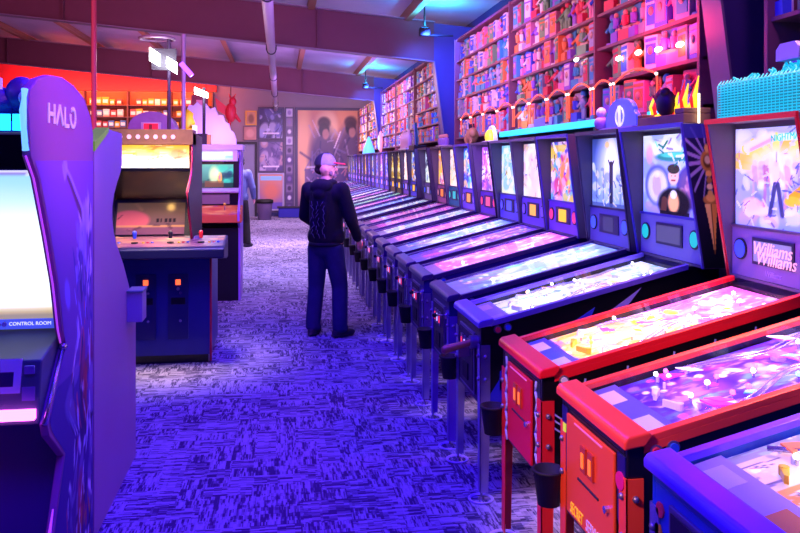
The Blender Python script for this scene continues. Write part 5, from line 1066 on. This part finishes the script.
# ---------------------------------------------------------------- people
def rot(p, c, a):
    x, y = p[0] - c[0], p[1] - c[1]; ca, sa = math.cos(a), math.sin(a); return (c[0] + x * ca - y * sa, c[1] + x * sa + y * ca, p[2])
def person(loc, face, head_turn, label, skin, top_c, trouser_c, cap=None, hair='2A1C1C', hood=True, s=1.0, beard=False):
    """local frame: +y is where the chest faces, +x the right hand"""
    t = thing('person', loc, label, 'person', rz=-math.atan2(face[0], face[1])); t.scale = (s, s, s)
    SK = mat('skin_' + skin, skin, .5); TP = mat('cloth_' + top_c, top_c, .85, noise=.35, nscale=9); JN = mat('denim_' + trouser_c, trouser_c, .85, noise=.3, nscale=14)
    sh = {s_: (s_ * .185, -.02, 1.475) for s_ in (-1, 1)}
    el = {1: (.265, .02, 1.19), -1: (-.27, .06, 1.20)}; wr = {1: (.275, .175, .965), -1: (-.22, .28, 1.06)}
    hip = {1: (.095, 0, .93), -1: (-.095, 0, .93)}; kn = {1: (.135, .04, .50), -1: (-.115, .01, .50)}; an = {1: (.165, -.02, .09), -1: (-.125, -.04, .09)}
    H_ = (0, .025, 1.70); T = lambda p: rot(p, (0, 0), head_turn)
    P = [('l', (0, 0, .95), (0, -.01, 1.40), .13, .15), ('l', (0, -.01, 1.42), (0, .0, 1.58), .065, .058)]
    for q in (-1, 1):
        P += [('l', sh[q], el[q], .05, .042), ('l', el[q], wr[q], .04, .028), ('l', hip[q], kn[q], .085, .06), ('l', kn[q], an[q], .055, .042), ('l', (0, 0, 1.42), sh[q], .08, .055)]
    # head with brow, nose, chin, ears
    P += [('b', T((0, .0, 1.71)), (.076, .098, .115)), ('b', T((0, .035, 1.635)), (.052, .055, .05)), ('b', T((0, .105, 1.675)), (.014, .022, .02)), ('b', T((0, .09, 1.725)), (.045, .015, .015)),
          ('b', T((.078, -.005, 1.68)), (.012, .02, .03)), ('b', T((-.078, -.005, 1.68)), (.012, .02, .03)), ('b', T((0, .085, 1.605)), (.025, .02, .018))]
    # hands: palm, four curled fingers and a thumb
    for q in (-1, 1):
        w_ = Vector(wr[q]); d = (w_ - Vector(el[q])).normalized(); side = Vector((1, 0, 0)); side = (side - d * side.dot(d)).normalized(); nrm = d.cross(side) * (1)
        pc = w_ + d * .05; P.append(('l', tuple(w_), tuple(w_ + d * .075), .024, .027))
        for k, L_ in enumerate((.058, .068, .064, .050)):
            b0 = w_ + d * .080 + nrm * ((k - 1.5) * .017); m1 = b0 + d * L_ * .6; m2 = m1 + (d * .7 - side * q * .6).normalized() * L_ * .5
            P += [('l', tuple(b0), tuple(m1), .0095, .009), ('l', tuple(m1), tuple(m2), .009, .008)]
        b0 = w_ + d * .03 + nrm * .022; P += [('l', tuple(b0), tuple(b0 + (d * .6 + nrm * .8).normalized() * .045), .011, .010), ('l', tuple(b0 + (d * .6 + nrm * .8).normalized() * .045), tuple(b0 + (d * .6 + nrm * .8).normalized() * .045 + d * .03), .010, .009)]
    blob('body', P, SK, t, .0085, 3)
    # eyes, brows and mouth
    b = MB()
    for q in (-1, 1): b.ball(T((q * .031, .089, 1.70)), (.011, .008, .007), WHITE, 8, 6); b.ball(T((q * .031, .096, 1.70)), (.005, .004, .005), BLACK, 8, 6)
    b.build('eyes', t); MB().box((-.022, .0, -.003), (.022, .006, .003), mat('lips', 'A05058', .5)).build('mouth', t, loc=T((0, .094, 1.640))).rotation_euler = (0, 0, head_turn)
    # top
    P = [('l', (0, .01, .96), (0, -.0, 1.20), .165, .175), ('l', (0, 0, 1.2), (0, -.02, 1.42), .175, .16), ('l', (-.12, -.02, 1.43), (.12, -.02, 1.43), .105, .105), ('l', (-.08, 0, 1.0), (.08, 0, 1.0), .12, .12)]
    for q in (-1, 1):
        P += [('l', (q * .15, -.02, 1.45), sh[q], .085, .078), ('l', sh[q], el[q], .078, .068), ('l', el[q], tuple(Vector(el[q]).lerp(Vector(wr[q]), .93)), .066, .046), ('b', tuple(Vector(el[q]).lerp(Vector(wr[q]), .85)), .052)]
    P += [('b', (.05, -.165, 1.25), (.05, .02, .11)), ('b', (-.06, -.165, 1.12), (.04, .02, .10))]
    tp = blob('hoodie' if hood else 'shirt', P, TP, t, .012, 3)
    if hood:
        P = [('b', (0, -.10, 1.50), (.125, .085, .085)), ('b', (-.075, -.02, 1.54), (.05, .085, .04)), ('b', (.075, -.02, 1.54), (.05, .085, .04)), ('b', (0, -.135, 1.43), (.08, .06, .07))]
        blob('hood', P, TP, tp, .012, 3)
        MB().tube([(x, y - .002, .925) for x, y in [(.16 * math.cos(a), .15 * math.sin(a)) for a in [2 * PI * i / 20 for i in range(20)]]], .022, TP, 8, True).build('hem', tp)
        PR = mat('faded_print', '55506A', .8); b = MB()
        rr = random.Random(3)
        for k in range(9):
            z = 1.36 - .04 * k; 
            for x in (-.06, .0, .055): 
                if True: b.tube([(x + rr.uniform(-.02, .02), -.183, z), (x + rr.uniform(-.03, .03), -.187, z - .045)], .004, PR, 6)
        tag(b.build('back_print', tp), None, None)
    # trousers with seat, legs wider than the limb
    P = [('b', (0, -.01, .90), (.175, .14, .12))]
    for q in (-1, 1):
        P += [('l', (q * .085, -.01, .88), kn[q], .108, .085), ('l', kn[q], (an[q][0], an[q][1], .13), .083, .078), ('b', (an[q][0], an[q][1] + .01, .09), (.082, .09, .05))]
    blob('trousers', P, JN, t, .012, 3)
    for q in (-1, 1):
        x, y, _ = an[q]; a_ = -q * .2 - (.35 if q == 1 else .1)
        o = blob('shoe', [('b', (0, -.03, .05), (.045, .06, .045)), ('b', (0, .08, .04), (.048, .10, .036)), ('b', (0, .03, .022), (.05, .14, .02))], mat('shoe_dark', '2A2438', .6), t, .009, 2)
        o.location = (x, y, 0); o.rotation_euler = (0, 0, a_)
    if cap:
        c1, c2, c3 = (mat('cap_' + c, c, .8, noise=.35, nscale=60) for c in cap); b = MB()
        b = MB(); prof_ = [(math.cos(a), math.sin(a)) for a in [PI / 2 * i / 7 for i in range(8)]]
        N_ = 24; vs = []
        for ca_, sa_ in prof_:
            for i in range(N_):
                th = 2 * PI * i / N_; vs.append(T((.096 * ca_ * math.cos(th), -.004 + .118 * ca_ * math.sin(th), 1.722 + .125 * sa_)))
        fsA, fsB = [], []
        for k in range(7):
            for i in range(N_):
                th = 360 * (i + .5) / N_; f = (k * N_ + i, k * N_ + (i + 1) % N_, (k + 1) * N_ + (i + 1) % N_, (k + 1) * N_ + i)
                (fsA if (th < 58 or th > 325 or 122 < th < 215) and k < 5 else fsB).append(f)
        b.add(vs, fsA, c1, True); b.add(vs, fsB, c2, True); cp_ = b.build('cap', t)
        b = MB(); P1 = [(.080 * math.cos(a), .065 + .135 * max(0, math.sin(a)) ** .7) for a in [PI * i / 12 for i in range(13)]]
        vs = [T((x, y + .0, 1.745 - .25 * (y - .065) ** 1.2 * (1) - 1.2 * x * x)) for x, y in P1]; vs2 = [(x, y, z + .012) for x, y, z in vs]
        n_ = len(vs); b.add(vs + vs2, [tuple(range(n_))[::-1], tuple(range(n_, 2 * n_))] + [(i, (i + 1) % n_, n_ + (i + 1) % n_, n_ + i) for i in range(n_)], c3); b.build('cap_brim', cp_)
    HR = mat('hair_' + hair, hair, .8)
    blob('hair', [('b', T((0, -.05, 1.675)), (.074, .055, .055)), ('b', T((0, -.03, 1.72)), (.080, .085, .06))], HR, t, .009, 2)
    if beard: blob('beard', [('b', T((0, .075, 1.618)), (.035, .028, .03)), ('b', T((.04, .045, 1.635)), (.018, .035, .03)), ('b', T((-.04, .045, 1.635)), (.018, .035, .03))], mat('beard', '8A7078', .8), t, .008, 2)
    return t
person((.46, 8.10, 0), (.50, .86), -R(55), 'man in black hooded top, jeans and grey cap with red brim beside the machines', 'E0A890', '0E0C1A', '23285A', ('807C90', '1A1626', 'D03048'), beard=True, s=1.0)
person((-.84, 16.8, 0), (.1, 1), R(70), 'distant person in a grey blue shirt and dark cap beyond the left cabinets', 'E8A8A0', '5A6A9A', '14121C', ('201828', '1A1626', '201828'), hood=False, s=1.03)
